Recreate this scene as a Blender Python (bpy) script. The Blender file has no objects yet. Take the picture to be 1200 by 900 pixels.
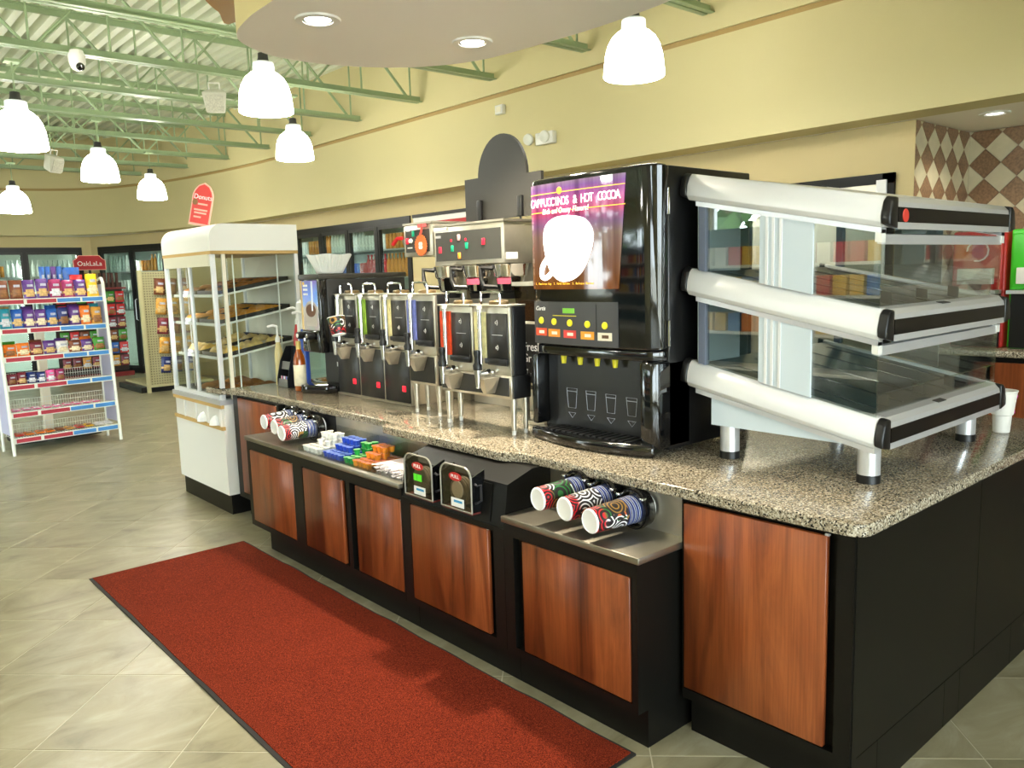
import bpy, bmesh, math, random
from mathutils import Matrix, Vector
random.seed(7)
SC = bpy.context.scene
COL = SC.collection
PI = math.pi

# ------------------------------------------------------------------ camera
cam_data = bpy.data.cameras.new('camera')
CAM = bpy.data.objects.new('camera', cam_data)
COL.objects.link(CAM)
SC.camera = CAM
F_PX = 950.38
cam_data.sensor_fit = 'HORIZONTAL'
cam_data.sensor_width = 36.0
cam_data.lens = F_PX / 1200.0 * 36.0
cam_data.clip_start = 0.05
cam_data.clip_end = 300
W2C = Matrix(((0.74992198, -0.6608627, -0.0296229),
              (0.11107184, 0.08164346, 0.99045313),
              (-0.65213501, -0.74605284, 0.13462946)))
CAM.matrix_world = Matrix.Translation((0, 0, 1.66)) @ W2C.transposed().to_4x4()

def px(p):
    q = W2C @ (Vector(p) - Vector((0, 0, 1.66)))
    if q.z > -0.05:
        return None
    return (600 + F_PX * q.x / -q.z, 450 - F_PX * q.y / -q.z)

# ------------------------------------------------------------------ world and exposure
world = bpy.data.worlds.new('world')
SC.world = world
world.use_nodes = True
bg = world.node_tree.nodes['Background']
bg.inputs['Color'].default_value = (0.86, 0.93, 1.0, 1)
bg.inputs['Strength'].default_value = 12.0
vs = SC.view_settings
vs.view_transform = 'Standard'
vs.look = 'None'
vs.exposure = 0.45
vs.gamma = 1.0
vs.use_curve_mapping = False

def portal(name, loc, rot, sx, sy):
    d = bpy.data.lights.new(name, 'AREA')
    d.shape = 'RECTANGLE'; d.size = sx; d.size_y = sy
    d.cycles.is_portal = True
    o = bpy.data.objects.new(name, d); COL.objects.link(o)
    o.location = loc; o.rotation_euler = rot
    return o
# daylight comes in through the shop windows (portals only guide the sky's light)
portal('window_portal', (-5.98, 6.75, 1.65), (0, -PI/2, 0), 2.7, 7.0)
portal('window_portal', (-1.2, -3.98, 1.65), (PI/2, 0, 0), 7.2, 2.7)

def downlight(loc, power, angle=2.3, col=(1.0, 0.88, 0.68)):
    d = bpy.data.lights.new('downlight_lamp', 'SPOT')
    d.energy = power; d.color = col; d.spot_size = angle; d.spot_blend = 0.55
    d.shadow_soft_size = 0.05
    o = bpy.data.objects.new('downlight_lamp', d); COL.objects.link(o)
    o.location = loc
    return o
CLOUD_Z = 2.70
DOWN = [(2.42, 2.97), (1.71, 3.08)]
downlight((DOWN[0][0], DOWN[0][1], CLOUD_Z - 0.02), 235)
downlight((DOWN[1][0], DOWN[1][1], CLOUD_Z - 0.02), 50)
for _p in ((0.9, 1.6), (0.9, 0.2), (2.3, 0.6)):  # added unseen downlights, extra fill from the bulkhead behind the camera
    downlight((_p[0], _p[1], CLOUD_Z - 0.02), 16)
downlight((5.98, 2.00, 2.58), 14)

# ------------------------------------------------------------------ materials
def lin(c):
    out = []
    for v in c[:3]:
        v = v / 255.0
        out.append(v / 12.92 if v <= 0.04045 else ((v + 0.055) / 1.055) ** 2.4)
    return (out[0], out[1], out[2], 1.0)

MATS = {}
def newmat(name):
    m = bpy.data.materials.new(name); m.use_nodes = True
    nt = m.node_tree
    return m, nt, nt.nodes['Principled BSDF']

def mat(name, col=(128, 128, 128), rough=0.5, metal=0.0, spec=0.5, emit=0.0, ecol=None, noise=None, bump=None, coat=0.0, rnd=0.0):
    if name in MATS:
        return MATS[name]
    m, nt, b = newmat(name)
    c = lin(col)
    b.inputs['Base Color'].default_value = c
    b.inputs['Roughness'].default_value = rough
    b.inputs['Metallic'].default_value = metal
    b.inputs['Specular IOR Level'].default_value = spec
    if coat:
        b.inputs['Coat Weight'].default_value = coat
        b.inputs['Coat Roughness'].default_value = 0.05
    if emit:
        b.inputs['Emission Color'].default_value = lin(ecol or col)
        b.inputs['Emission Strength'].default_value = emit
    if noise or bump or rnd:
        tc = nt.nodes.new('ShaderNodeTexCoord')
    if noise:
        sc, amt = noise
        n = nt.nodes.new('ShaderNodeTexNoise'); n.inputs['Scale'].default_value = sc; n.inputs['Detail'].default_value = 5
        nt.links.new(tc.outputs['Object'], n.inputs['Vector'])
        r = nt.nodes.new('ShaderNodeMapRange')
        r.inputs['From Min'].default_value = 0.3; r.inputs['From Max'].default_value = 0.7
        r.inputs['To Min'].default_value = 1 - amt; r.inputs['To Max'].default_value = 1 + amt
        nt.links.new(n.outputs['Fac'], r.inputs['Value'])
        mx = nt.nodes.new('ShaderNodeVectorMath'); mx.operation = 'SCALE'
        mx.inputs[0].default_value = c[:3]
        nt.links.new(r.outputs['Result'], mx.inputs['Scale'])
        nt.links.new(mx.outputs[0], b.inputs['Base Color'])
    if bump:
        sc, st = bump
        n2 = nt.nodes.new('ShaderNodeTexNoise'); n2.inputs['Scale'].default_value = sc; n2.inputs['Detail'].default_value = 3
        nt.links.new(tc.outputs['Object'], n2.inputs['Vector'])
        bp = nt.nodes.new('ShaderNodeBump'); bp.inputs['Strength'].default_value = st; bp.inputs['Distance'].default_value = 0.01
        nt.links.new(n2.outputs['Fac'], bp.inputs['Height'])
        nt.links.new(bp.outputs['Normal'], b.inputs['Normal'])
    MATS[name] = m
    return m

def ramp(nt, stops, interp='LINEAR'):
    r = nt.nodes.new('ShaderNodeValToRGB')
    r.color_ramp.interpolation = interp
    e = r.color_ramp.elements
    while len(e) < len(stops):
        e.new(0.5)
    for el, (p, c) in zip(e, stops):
        el.position = p; el.color = lin(c)
    return r

def glassmat(name, tint=(247, 251, 249), ior=1.5, rough=0.0):
    if name in MATS:
        return MATS[name]
    m = bpy.data.materials.new(name); m.use_nodes = True
    nt = m.node_tree; nt.nodes.clear()
    out = nt.nodes.new('ShaderNodeOutputMaterial')
    tr = nt.nodes.new('ShaderNodeBsdfTransparent'); tr.inputs['Color'].default_value = lin(tint)
    gl = nt.nodes.new('ShaderNodeBsdfGlossy'); gl.inputs['Roughness'].default_value = rough
    lw = nt.nodes.new('ShaderNodeLayerWeight'); lw.inputs['Blend'].default_value = 0.5
    pw = nt.nodes.new('ShaderNodeMath'); pw.operation = 'POWER'; pw.inputs[1].default_value = 5.0
    nt.links.new(lw.outputs['Facing'], pw.inputs[0])
    f0 = ((ior - 1) / (ior + 1)) ** 2
    fr = nt.nodes.new('ShaderNodeMath'); fr.operation = 'MULTIPLY_ADD'; fr.inputs[1].default_value = 1 - f0; fr.inputs[2].default_value = f0
    nt.links.new(pw.outputs[0], fr.inputs[0])
    mx = nt.nodes.new('ShaderNodeMixShader')
    nt.links.new(fr.outputs[0], mx.inputs[0]); nt.links.new(tr.outputs[0], mx.inputs[1]); nt.links.new(gl.outputs[0], mx.inputs[2])
    nt.links.new(mx.outputs[0], out.inputs['Surface'])
    MATS[name] = m
    return m

def granite():
    m, nt, b = newmat('granite')
    tc = nt.nodes.new('ShaderNodeTexCoord')
    n1 = nt.nodes.new('ShaderNodeTexVoronoi'); n1.inputs['Scale'].default_value = 210
    n2 = nt.nodes.new('ShaderNodeTexNoise'); n2.inputs['Scale'].default_value = 130; n2.inputs['Detail'].default_value = 3
    n3 = nt.nodes.new('ShaderNodeTexNoise'); n3.inputs['Scale'].default_value = 7; n3.inputs['Detail'].default_value = 4
    for n in (n1, n2, n3):
        nt.links.new(tc.outputs['Object'], n.inputs['Vector'])
    sep = nt.nodes.new('ShaderNodeSeparateColor'); nt.links.new(n1.outputs['Color'], sep.inputs[0])
    r1 = ramp(nt, [(0.0, (34, 32, 31)), (0.12, (58, 54, 50)), (0.15, (132, 121, 102)), (0.5, (164, 153, 132)), (0.78, (194, 185, 166)), (1.0, (216, 210, 196))], 'CONSTANT')
    nt.links.new(sep.outputs[0], r1.inputs[0])
    r2 = ramp(nt, [(0.33, (60, 55, 50)), (0.42, (255, 255, 255))])
    nt.links.new(n2.outputs['Fac'], r2.inputs[0])
    mx = nt.nodes.new('ShaderNodeMix'); mx.data_type = 'RGBA'; mx.blend_type = 'MULTIPLY'; mx.inputs[0].default_value = 0.85
    nt.links.new(r1.outputs[0], mx.inputs[6]); nt.links.new(r2.outputs[0], mx.inputs[7])
    nt.links.new(mx.outputs[2], b.inputs['Base Color'])
    b.inputs['Roughness'].default_value = 0.12
    MATS['granite'] = m
    return m
GRANITE = granite()

def wood(name, dark, mid, light):
    m, nt, b = newmat(name)
    tc = nt.nodes.new('ShaderNodeTexCoord')
    oi = nt.nodes.new('ShaderNodeObjectInfo')
    add = nt.nodes.new('ShaderNodeVectorMath'); add.operation = 'ADD'
    nt.links.new(tc.outputs['Object'], add.inputs[0])
    mul = nt.nodes.new('ShaderNodeVectorMath'); mul.operation = 'SCALE'; mul.inputs[0].default_value = (3.1, 5.7, 9.3)
    nt.links.new(oi.outputs['Random'], mul.inputs['Scale']); nt.links.new(mul.outputs[0], add.inputs[1])
    mp = nt.nodes.new('ShaderNodeMapping'); mp.inputs['Scale'].default_value = (7.5, 7.5, 1.0)
    nt.links.new(add.outputs[0], mp.inputs['Vector'])
    n = nt.nodes.new('ShaderNodeTexNoise'); n.inputs['Scale'].default_value = 1.0; n.inputs['Detail'].default_value = 8; n.inputs['Roughness'].default_value = 0.6; n.inputs['Distortion'].default_value = 0.8
    nt.links.new(mp.outputs[0], n.inputs['Vector'])
    mp2 = nt.nodes.new('ShaderNodeMapping'); mp2.inputs['Scale'].default_value = (160, 160, 4)
    nt.links.new(add.outputs[0], mp2.inputs['Vector'])
    n2 = nt.nodes.new('ShaderNodeTexNoise'); n2.inputs['Scale'].default_value = 1.0; n2.inputs['Detail'].default_value = 2
    nt.links.new(mp2.outputs[0], n2.inputs['Vector'])
    r = ramp(nt, [(0.34, dark), (0.46, mid), (0.62, light)])
    nt.links.new(n.outputs['Fac'], r.inputs[0])
    r2 = ramp(nt, [(0.35, (224, 220, 216)), (0.6, (255, 255, 255))])
    nt.links.new(n2.outputs['Fac'], r2.inputs[0])
    mx = nt.nodes.new('ShaderNodeMix'); mx.data_type = 'RGBA'; mx.blend_type = 'MULTIPLY'; mx.inputs[0].default_value = 0.8
    nt.links.new(r.outputs[0], mx.inputs[6]); nt.links.new(r2.outputs[0], mx.inputs[7])
    nt.links.new(mx.outputs[2], b.inputs['Base Color'])
    b.inputs['Roughness'].default_value = 0.32
    MATS[name] = m
    return m
WOOD = wood('cherry_laminate', (74, 33, 16), (122, 60, 29), (152, 82, 42))

def tilemat():
    m, nt, b = newmat('floor_tile_stone')
    g = nt.nodes.new('ShaderNodeNewGeometry')
    oi = nt.nodes.new('ShaderNodeObjectInfo')
    mp = nt.nodes.new('ShaderNodeMapping'); mp.inputs['Rotation'].default_value = (0, 0, 0.6); mp.inputs['Scale'].default_value = (1.0, 1.9, 1.0)
    rs = nt.nodes.new('ShaderNodeVectorMath'); rs.operation = 'SCALE'; rs.inputs[0].default_value = (13.0, 29.0, 7.0)
    nt.links.new(oi.outputs['Random'], rs.inputs['Scale'])
    ra = nt.nodes.new('ShaderNodeVectorMath'); ra.operation = 'ADD'
    nt.links.new(g.outputs['Position'], ra.inputs[0]); nt.links.new(rs.outputs[0], ra.inputs[1])
    nt.links.new(ra.outputs[0], mp.inputs['Vector'])
    n = nt.nodes.new('ShaderNodeTexNoise'); n.inputs['Scale'].default_value = 2.6; n.inputs['Detail'].default_value = 10; n.inputs['Roughness'].default_value = 0.62; n.inputs['Distortion'].default_value = 0.9
    nt.links.new(mp.outputs[0], n.inputs['Vector'])
    r = ramp(nt, [(0.3, (113, 106, 82)), (0.43, (136, 130, 104)), (0.55, (147, 141, 115)), (0.66, (160, 155, 131)), (0.8, (137, 129, 101))])
    nt.links.new(n.outputs['Fac'], r.inputs[0])
    mr = nt.nodes.new('ShaderNodeMapRange'); mr.inputs['To Min'].default_value = 0.93; mr.inputs['To Max'].default_value = 1.05
    nt.links.new(oi.outputs['Random'], mr.inputs['Value'])
    sc = nt.nodes.new('ShaderNodeVectorMath'); sc.operation = 'SCALE'
    nt.links.new(r.outputs[0], sc.inputs[0]); nt.links.new(mr.outputs[0], sc.inputs['Scale'])
    nt.links.new(sc.outputs[0], b.inputs['Base Color'])
    b.inputs['Roughness'].default_value = 0.3
    b.inputs['Specular IOR Level'].default_value = 0.4
    bp = nt.nodes.new('ShaderNodeBump'); bp.inputs['Strength'].default_value = 0.08; bp.inputs['Distance'].default_value = 0.01
    nt.links.new(n.outputs['Fac'], bp.inputs['Height']); nt.links.new(bp.outputs['Normal'], b.inputs['Normal'])
    MATS['floor_tile_stone'] = m
    return m
TILE = tilemat()

BLACK = mat('black_laminate', (13, 12, 9), 0.42, spec=0.25, noise=(3, 0.08))
BLACKG = mat('black_gloss', (13, 13, 14), 0.09, coat=0.6)
BLACKP = mat('black_plastic', (20, 20, 21), 0.38)
DKGREY = mat('dark_grey_panel', (58, 57, 55), 0.45)
STEEL = mat('brushed_steel', (205, 199, 184), 0.34, metal=0.88, noise=(14, 0.06))
STEELD = mat('shelf_steel', (150, 145, 132), 0.36, metal=0.92, noise=(9, 0.06))
CHROME = mat('chrome', (225, 225, 228), 0.07, metal=1.0)
ALU = mat('satin_aluminium', (214, 215, 218), 0.3, metal=0.55, spec=0.5)
ALUW = mat('pale_aluminium', (226, 227, 228), 0.35, metal=0.15)
PALEBLUE = mat('pale_blue_grey_sheet', (200, 212, 220), 0.4)
WHITE = mat('white_enamel', (235, 233, 226), 0.35)
WHITEP = mat('white_paper', (240, 240, 238), 0.6)
CREAM = mat('cream_enamel', (236, 228, 206), 0.4)
TAN = mat('tan_trim', (196, 160, 96), 0.5)
WALL = mat('khaki_wall_paint', (209, 197, 148), 0.7, bump=(60, 0.03), noise=(0.6, 0.03))
WALL2 = mat('tan_wall_paint', (206, 188, 140), 0.7, bump=(60, 0.03), noise=(0.6, 0.03))
WALLTRIM = mat('bronze_reveal', (172, 144, 88), 0.6)
CLOUDM = mat('bulkhead_paint', (242, 237, 228), 0.75)
CLOUDF = mat('bulkhead_fascia_paint', (226, 208, 150), 0.7)
CLOUDU = mat('upper_bulkhead_shaded', (176, 138, 74), 0.7)  # brown tone puts the shadow on the upper fascia into its colour
GREEN = mat('sage_steel_paint', (148, 168, 130), 0.38)
DECK = mat('deck_paint', (220, 225, 202), 0.5)
GLASS = glassmat('clear_glass')
GLASSC = glassmat('cooler_glass', (240, 248, 244), 1.6)
ACRYL = glassmat('clear_acrylic', (248, 250, 250), 1.4)
SMOKE = glassmat('smoked_acrylic', (222, 216, 204), 1.7)
RED = mat('red_plastic', (190, 28, 30), 0.35)
REDL = mat('red_lamp', (230, 30, 50), 0.25, emit=0.9)
GREENL = mat('green_switch', (20, 150, 110), 0.25, emit=0.25)
ORANGE = mat('orange_print', (236, 120, 40), 0.45)
YELLOW = mat('yellow_button', (236, 222, 30), 0.35)
RUBBER = mat('black_rubber', (26, 25, 23), 0.75)

# ------------------------------------------------------------------ mesh helpers
class MB:
    def __init__(self):
        self.v = []; self.f = []; self.m = []
    def add(self, vs, fs, mi=0, T=None):
        o = len(self.v)
        if T is not None:
            vs = [tuple(T @ Vector(p)) for p in vs]
        self.v += [tuple(p) for p in vs]
        self.f += [tuple(i + o for i in f) for f in fs]
        self.m += [mi] * len(fs)
        return self
    def box(self, x0, x1, y0, y1, z0, z1, mi=0, T=None):
        x0, x1 = min(x0, x1), max(x0, x1); y0, y1 = min(y0, y1), max(y0, y1); z0, z1 = min(z0, z1), max(z0, z1)
        vs = [(x0, y0, z0), (x1, y0, z0), (x1, y1, z0), (x0, y1, z0), (x0, y0, z1), (x1, y0, z1), (x1, y1, z1), (x0, y1, z1)]
        return self.add(vs, [(0, 3, 2, 1), (4, 5, 6, 7), (0, 1, 5, 4), (1, 2, 6, 5), (2, 3, 7, 6), (3, 0, 4, 7)], mi, T)
    def prism(self, poly, a0, a1, axis='z', mi=0, T=None):
        n = len(poly)
        def P(u, w, a):
            return {'z': (u, w, a), 'x': (a, u, w), 'y': (u, a, w)}[axis]
        vs = [P(u, w, a0) for u, w in poly] + [P(u, w, a1) for u, w in poly]
        ar = sum(poly[i][0] * poly[(i + 1) % n][1] - poly[(i + 1) % n][0] * poly[i][1] for i in range(n))
        flip = (ar < 0) != (axis == 'y')
        if a1 < a0: flip = not flip
        fs = [tuple(range(n - 1, -1, -1)), tuple(range(n, 2 * n))] + [(i, (i + 1) % n, n + (i + 1) % n, n + i) for i in range(n)]
        if flip:
            fs = [tuple(reversed(f)) for f in fs]
        return self.add(vs, fs, mi, T)
    def frustum(self, p0, p1, r0, r1=None, n=16, mi=0, cap=True):
        r1 = r0 if r1 is None else r1
        p0 = Vector(p0); p1 = Vector(p1); d = (p1 - p0).normalized()
        a = Vector((0, 0, 1)) if abs(d.z) < 0.9 else Vector((1, 0, 0))
        u = d.cross(a).normalized(); w = d.cross(u)
        vs = []
        for p, r in ((p0, r0), (p1, r1)):
            for i in range(n):
                t = 2 * PI * i / n
                vs.append(p + (u * math.cos(t) + w * math.sin(t)) * r)
        fs = [((i + 1) % n, i, n + i, n + (i + 1) % n) for i in range(n)]
        fs = [tuple(reversed(f)) for f in fs]
        if cap:
            fs += [tuple(range(n)), tuple(range(2 * n - 1, n - 1, -1))]
            fs[-2] = tuple(range(n - 1, -1, -1)); fs[-1] = tuple(range(n, 2 * n))
            fs[-2], fs[-1] = tuple(reversed(fs[-2])), tuple(reversed(fs[-1]))
        o = len(self.v)
        self.add(vs, fs, mi)
        return self
    def lathe(self, prof, base=(0, 0, 0), n=24, mi=0, axis=None, mis=None):
        # prof: list of (r, h); axis defaults to z
        base = Vector(base)
        d = Vector(axis).normalized() if axis else Vector((0, 0, 1))
        if abs(d.z) > 0.999:
            u, w = Vector((1, 0, 0)), Vector((0, 1, 0))
        else:
            u = Vector((0, 0, 1)).cross(d).normalized(); w = d.cross(u)
        vs = []
        for r, h in prof:
            for i in range(n):
                t = 2 * PI * i / n
                vs.append(base + d * h + (u * math.cos(t) + w * math.sin(t)) * max(r, 1e-4))
        for k in range(len(prof) - 1):
            fs = [(k * n + i, k * n + (i + 1) % n, (k + 1) * n + (i + 1) % n, (k + 1) * n + i) for i in range(n)]
            o = len(self.v)
            if k == 0:
                base_o = o
                self.v += [tuple(p) for p in vs]
            self.f += [tuple(i + base_o for i in f) for f in fs]
            self.m += [mis[k] if mis else mi] * n
        return self
    def tube(self, pts, r, n=8, mi=0, closed=False):
        pts = [Vector(p) for p in pts]
        N = len(pts); rings = []
        up = None
        for i in range(N):
            if closed:
                d = (pts[(i + 1) % N] - pts[i - 1]).normalized()
            else:
                d = (pts[min(i + 1, N - 1)] - pts[max(i - 1, 0)]).normalized()
            if up is None:
                a = Vector((0, 0, 1)) if abs(d.z) < 0.9 else Vector((1, 0, 0))
                up = (a - d * a.dot(d)).normalized()
            else:
                up = (up - d * up.dot(d))
                up = up.normalized() if up.length > 1e-6 else d.orthogonal().normalized()
            w = d.cross(up)
            rings.append([pts[i] + (up * math.cos(2 * PI * k / n) + w * math.sin(2 * PI * k / n)) * r for k in range(n)])
        o = len(self.v)
        for rg in rings:
            self.v += [tuple(p) for p in rg]
        M = N if closed else N - 1
        for i in range(M):
            j = (i + 1) % N
            for k in range(n):
                self.f.append((o + i * n + k, o + i * n + (k + 1) % n, o + j * n + (k + 1) % n, o + j * n + k)); self.m.append(mi)
        if not closed:
            self.f.append(tuple(o + k for k in range(n - 1, -1, -1))); self.m.append(mi)
            self.f.append(tuple(o + (N - 1) * n + k for k in range(n))); self.m.append(mi)
        return self
    def warp(self, fn, start=0):
        self.v = self.v[:start] + [tuple(fn(*p)) for p in self.v[start:]]
        return self
    def mesh(self, name, mats, smooth=False, bevel=0, seg=2, inv=None, origin=None):
        me = bpy.data.meshes.new(name)
        vs = self.v
        if inv is not None:
            vs = [tuple(inv @ Vector(p)) for p in vs]
        if origin is not None:
            vs = [(p[0] - origin[0], p[1] - origin[1], p[2] - origin[2]) for p in vs]
        me.from_pydata(vs, [], self.f)
        if not isinstance(mats, (list, tuple)):
            mats = [mats]
        for m in mats:
            me.materials.append(m)
        me.polygons.foreach_set('material_index', self.m)
        bm = bmesh.new(); bm.from_mesh(me)
        bmesh.ops.recalc_face_normals(bm, faces=bm.faces)
        if bevel:
            es = [e for e in bm.edges if len(e.link_faces) == 2 and e.calc_face_angle(0) > 0.5]
            bmesh.ops.bevel(bm, geom=es, offset=bevel, segments=seg, affect='EDGES', profile=0.5, clamp_overlap=True)
        bm.to_mesh(me); bm.free()
        if smooth or bevel:
            me.polygons.foreach_set('use_smooth', [True] * len(me.polygons))
            me.set_sharp_from_angle(angle=0.6 if smooth else 0.9)
        me.update()
        return me

def top_of(p):
    while p.parent is not None:
        p = p.parent
    return p

def part(name, mb, mats, parent, smooth=False, bevel=0, seg=2, label=None):
    me = mb.mesh(name, mats, smooth, bevel, seg, inv=top_of(parent).matrix_basis.inverted())
    o = bpy.data.objects.new(name, me); COL.objects.link(o)
    o.parent = parent
    if label: o['label'] = label
    return o

def tag(o, label=None, cat=None, group=None, kind=None):
    if label: o['label'] = label
    if cat: o['category'] = cat
    if group: o['group'] = group
    if kind: o['kind'] = kind
    return o

def single(name, mb, mats, label=None, cat=None, group=None, kind=None, smooth=False, bevel=0, seg=2):
    xs = [p[0] for p in mb.v]; ys = [p[1] for p in mb.v]; zs = [p[2] for p in mb.v]
    org = ((min(xs) + max(xs)) / 2, (min(ys) + max(ys)) / 2, min(zs))
    me = mb.mesh(name, mats, smooth, bevel, seg, origin=org)
    o = bpy.data.objects.new(name, me); COL.objects.link(o)
    o.location = org
    return tag(o, label, cat, group, kind)

def thing(name, label, cat, loc=(0, 0, 0), rz=0, group=None, kind=None):
    o = bpy.data.objects.new(name, None); COL.objects.link(o)
    o.empty_display_size = 0.1
    o.matrix_basis = Matrix.Translation(loc) @ Matrix.Rotation(rz, 4, 'Z')
    return tag(o, label, cat, group, kind)

def dup(root, loc, rz=0, label=None, group=None, rot=None):
    r = root.copy(); COL.objects.link(r)
    r.matrix_basis = Matrix.Translation(loc) @ (rot.to_4x4() if rot is not None else Matrix.Rotation(rz, 4, 'Z'))
    if label: r['label'] = label
    if group: r['group'] = group
    for ch in list(root.children):
        c = ch.copy(); COL.objects.link(c); c.parent = r
        for g in list(ch.children):
            d = g.copy(); COL.objects.link(d); d.parent = c
    return r

TEXTS = []
FACE_X = (Vector((0, -1, 0)), Vector((0, 0, 1)))     # readable from the aisle side (surface facing -X)
FACE_Y = (Vector((1, 0, 0)), Vector((0, 0, 1)))      # surface facing -Y
def text(s, size, loc, m, parent, face=FACE_X, name='lettering', align='CENTER', ext=0.0006, sx=1.0, shear=0.0):
    cu = bpy.data.curves.new(name, 'FONT')
    cu.body = s; cu.size = size; cu.extrude = ext; cu.align_x = align; cu.align_y = 'CENTER'; cu.shear = shear
    cu.resolution_u = 3
    cu.materials.append(m)
    r, u = face
    n = r.cross(u)
    W = Matrix(((r.x * sx, u.x, n.x, loc[0]), (r.y * sx, u.y, n.y, loc[1]), (r.z * sx, u.z, n.z, loc[2]), (0, 0, 0, 1)))
    o = bpy.data.objects.new(name, cu); COL.objects.link(o)
    o.parent = parent
    o.matrix_basis = top_of(parent).matrix_basis.inverted() @ W
    TEXTS.append(o)
    return o

def arc(cx, cy, r, a0, a1, n, ry=None):
    ry = r if ry is None else ry
    return [(cx + r * math.cos(a0 + (a1 - a0) * i / n), cy + ry * math.sin(a0 + (a1 - a0) * i / n)) for i in range(n + 1)]

def catmull(pts, k=6):
    out = []
    n = len(pts)
    for i in range(n - 1):
        p0 = pts[max(i - 1, 0)]; p1 = pts[i]; p2 = pts[i + 1]; p3 = pts[min(i + 2, n - 1)]
        for j in range(k):
            t = j / k
            out.append(tuple(0.5 * ((2 * b) + (c - a) * t + (2 * a - 5 * b + 4 * c - d) * t * t + (-a + 3 * b - 3 * c + d) * t ** 3) for a, b, c, d in zip(p0, p1, p2, p3)))
    out.append(tuple(pts[-1]))
    return out
# ================================================================== the setting
SOF_Z = 2.60       # underside of the soffit
DECK_Z = 4.26
XS, XW = 5.42, 5.75
# ---- floor with separate tiles laid on the diagonal
mb = MB(); mb.box(-6, 9, -4, 17.4, -0.06, -0.0016)
GROUT = mat('grout', (196, 190, 170), 0.7)
floor = single('floor', mb, GROUT, kind='structure')
TS = 0.555
tm = MB(); h = TS / 2 - 0.0022
tm.prism([(-h, -h), (h, -h), (h, h), (-h, h)], -0.0034, -0.0008)
o0 = len(tm.v)
tm.add([(-h, -h, -0.0008), (h, -h, -0.0008), (h, h, -0.0008), (-h, h, -0.0008), (-h + .002, -h + .002, 0), (h - .002, -h + .002, 0), (h - .002, h - .002, 0), (-h + .002, h - .002, 0)],
       [(4, 5, 6, 7), (0, 1, 5, 4), (1, 2, 6, 5), (2, 3, 7, 6), (3, 0, 4, 7)])
tile_me = tm.mesh('tile', TILE)
cand = []; S2 = math.sqrt(0.5)
for i in range(-30, 40):
    for j in range(-40, 40):
        u = 2.62 + TS * (i + 0.5); w = 2.51 + TS * (j + 0.5)
        x = (u - w) * S2; y = (u + w) * S2
        if not (-5.9 < x < 8.9 and -3.9 < y < 17.3):
            continue
        p = px((x, y, 0))
        vis = p is not None and -60 < p[0] < 1260 and -40 < p[1] < 980
        hid = (2.45 < x < 4.1 and 1.2 < y < 5.6) or x > 5.9 or (x > 3.3 and 0.4 * y < x and y > 1.6 and p is not None and p[0] > 290)
        cand.append((0 if vis and not hid else 1, math.hypot(x, y), x, y))
cand.sort()
rest = MB()
RT = Matrix.Rotation(PI / 4, 4, 'Z')
inv_floor = floor.matrix_basis.inverted()
for k, (fl, d, x, y) in enumerate(cand):
    if fl == 0 and k < 300:
        o = bpy.data.objects.new('tile', tile_me); COL.objects.link(o)
        o.parent = floor
        o.matrix_basis = inv_floor @ Matrix.Translation((x, y, 0)) @ RT
    else:
        T = Matrix.Translation((x, y, 0)) @ RT
        rest.add([(-h, -h, 0), (h, -h, 0), (h, h, 0), (-h, h, 0), (-h, -h, -.0034), (h, -h, -.0034), (h, h, -.0034), (-h, h, -.0034)],
                 [(0, 1, 2, 3), (0, 4, 5, 1), (1, 5, 6, 2), (2, 6, 7, 3), (3, 7, 4, 0)], 0, T)
o = part('tile_field', rest, TILE, floor); o['kind'] = 'stuff'

# ---- upper wall (soffit), curving into the far wall
sof = catmull([(XS, -4.0), (XS, 4.0), (XS, 10.6), (5.30, 12.8), (4.92, 14.8), (4.15, 16.35), (2.9, 16.93), (1.0, 16.95), (-2.0, 16.95), (-6.2, 16.95)], 7)
def offs(pl, d):
    out = []
    for i, p in enumerate(pl):
        a = pl[max(i - 1, 0)]; b = pl[min(i + 1, len(pl) - 1)]
        tx, ty = b[0] - a[0], b[1] - a[1]; L = math.hypot(tx, ty)
        out.append((p[0] + ty / L * d, p[1] - tx / L * d))
    return out
def band(pl, d0, d1, z0, z1):
    a = offs(pl, d0); b = offs(pl, d1); n = len(pl); m = MB()
    vs = [(x, y, z0) for x, y in a] + [(x, y, z1) for x, y in a] + [(x, y, z0) for x, y in b] + [(x, y, z1) for x, y in b]
    fs = []
    for i in range(n - 1):
        fs += [(i, i + 1, n + i + 1, n + i), (2 * n + i + 1, 2 * n + i, 3 * n + i, 3 * n + i + 1), (i, 2 * n + i, 2 * n + i + 1, i + 1), (n + i, n + i + 1, 3 * n + i + 1, 3 * n + i)]
    fs += [(0, n, 3 * n, 2 * n), (n - 1, 3 * n - 1, 4 * n - 1, 2 * n - 1)]
    return m.add(vs, fs)
single('wall_upper', band(sof, 0, 0.28, SOF_Z, 3.385), WALL, kind='structure', smooth=True)
single('wall_upper', band(sof, 0, 0.28, 3.43, DECK_Z + 0.06), WALL, kind='structure', smooth=True)
single('trim_1', band(sof, 0.03, 0.25, 3.385, 3.43), WALLTRIM, kind='structure', smooth=True)

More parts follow.
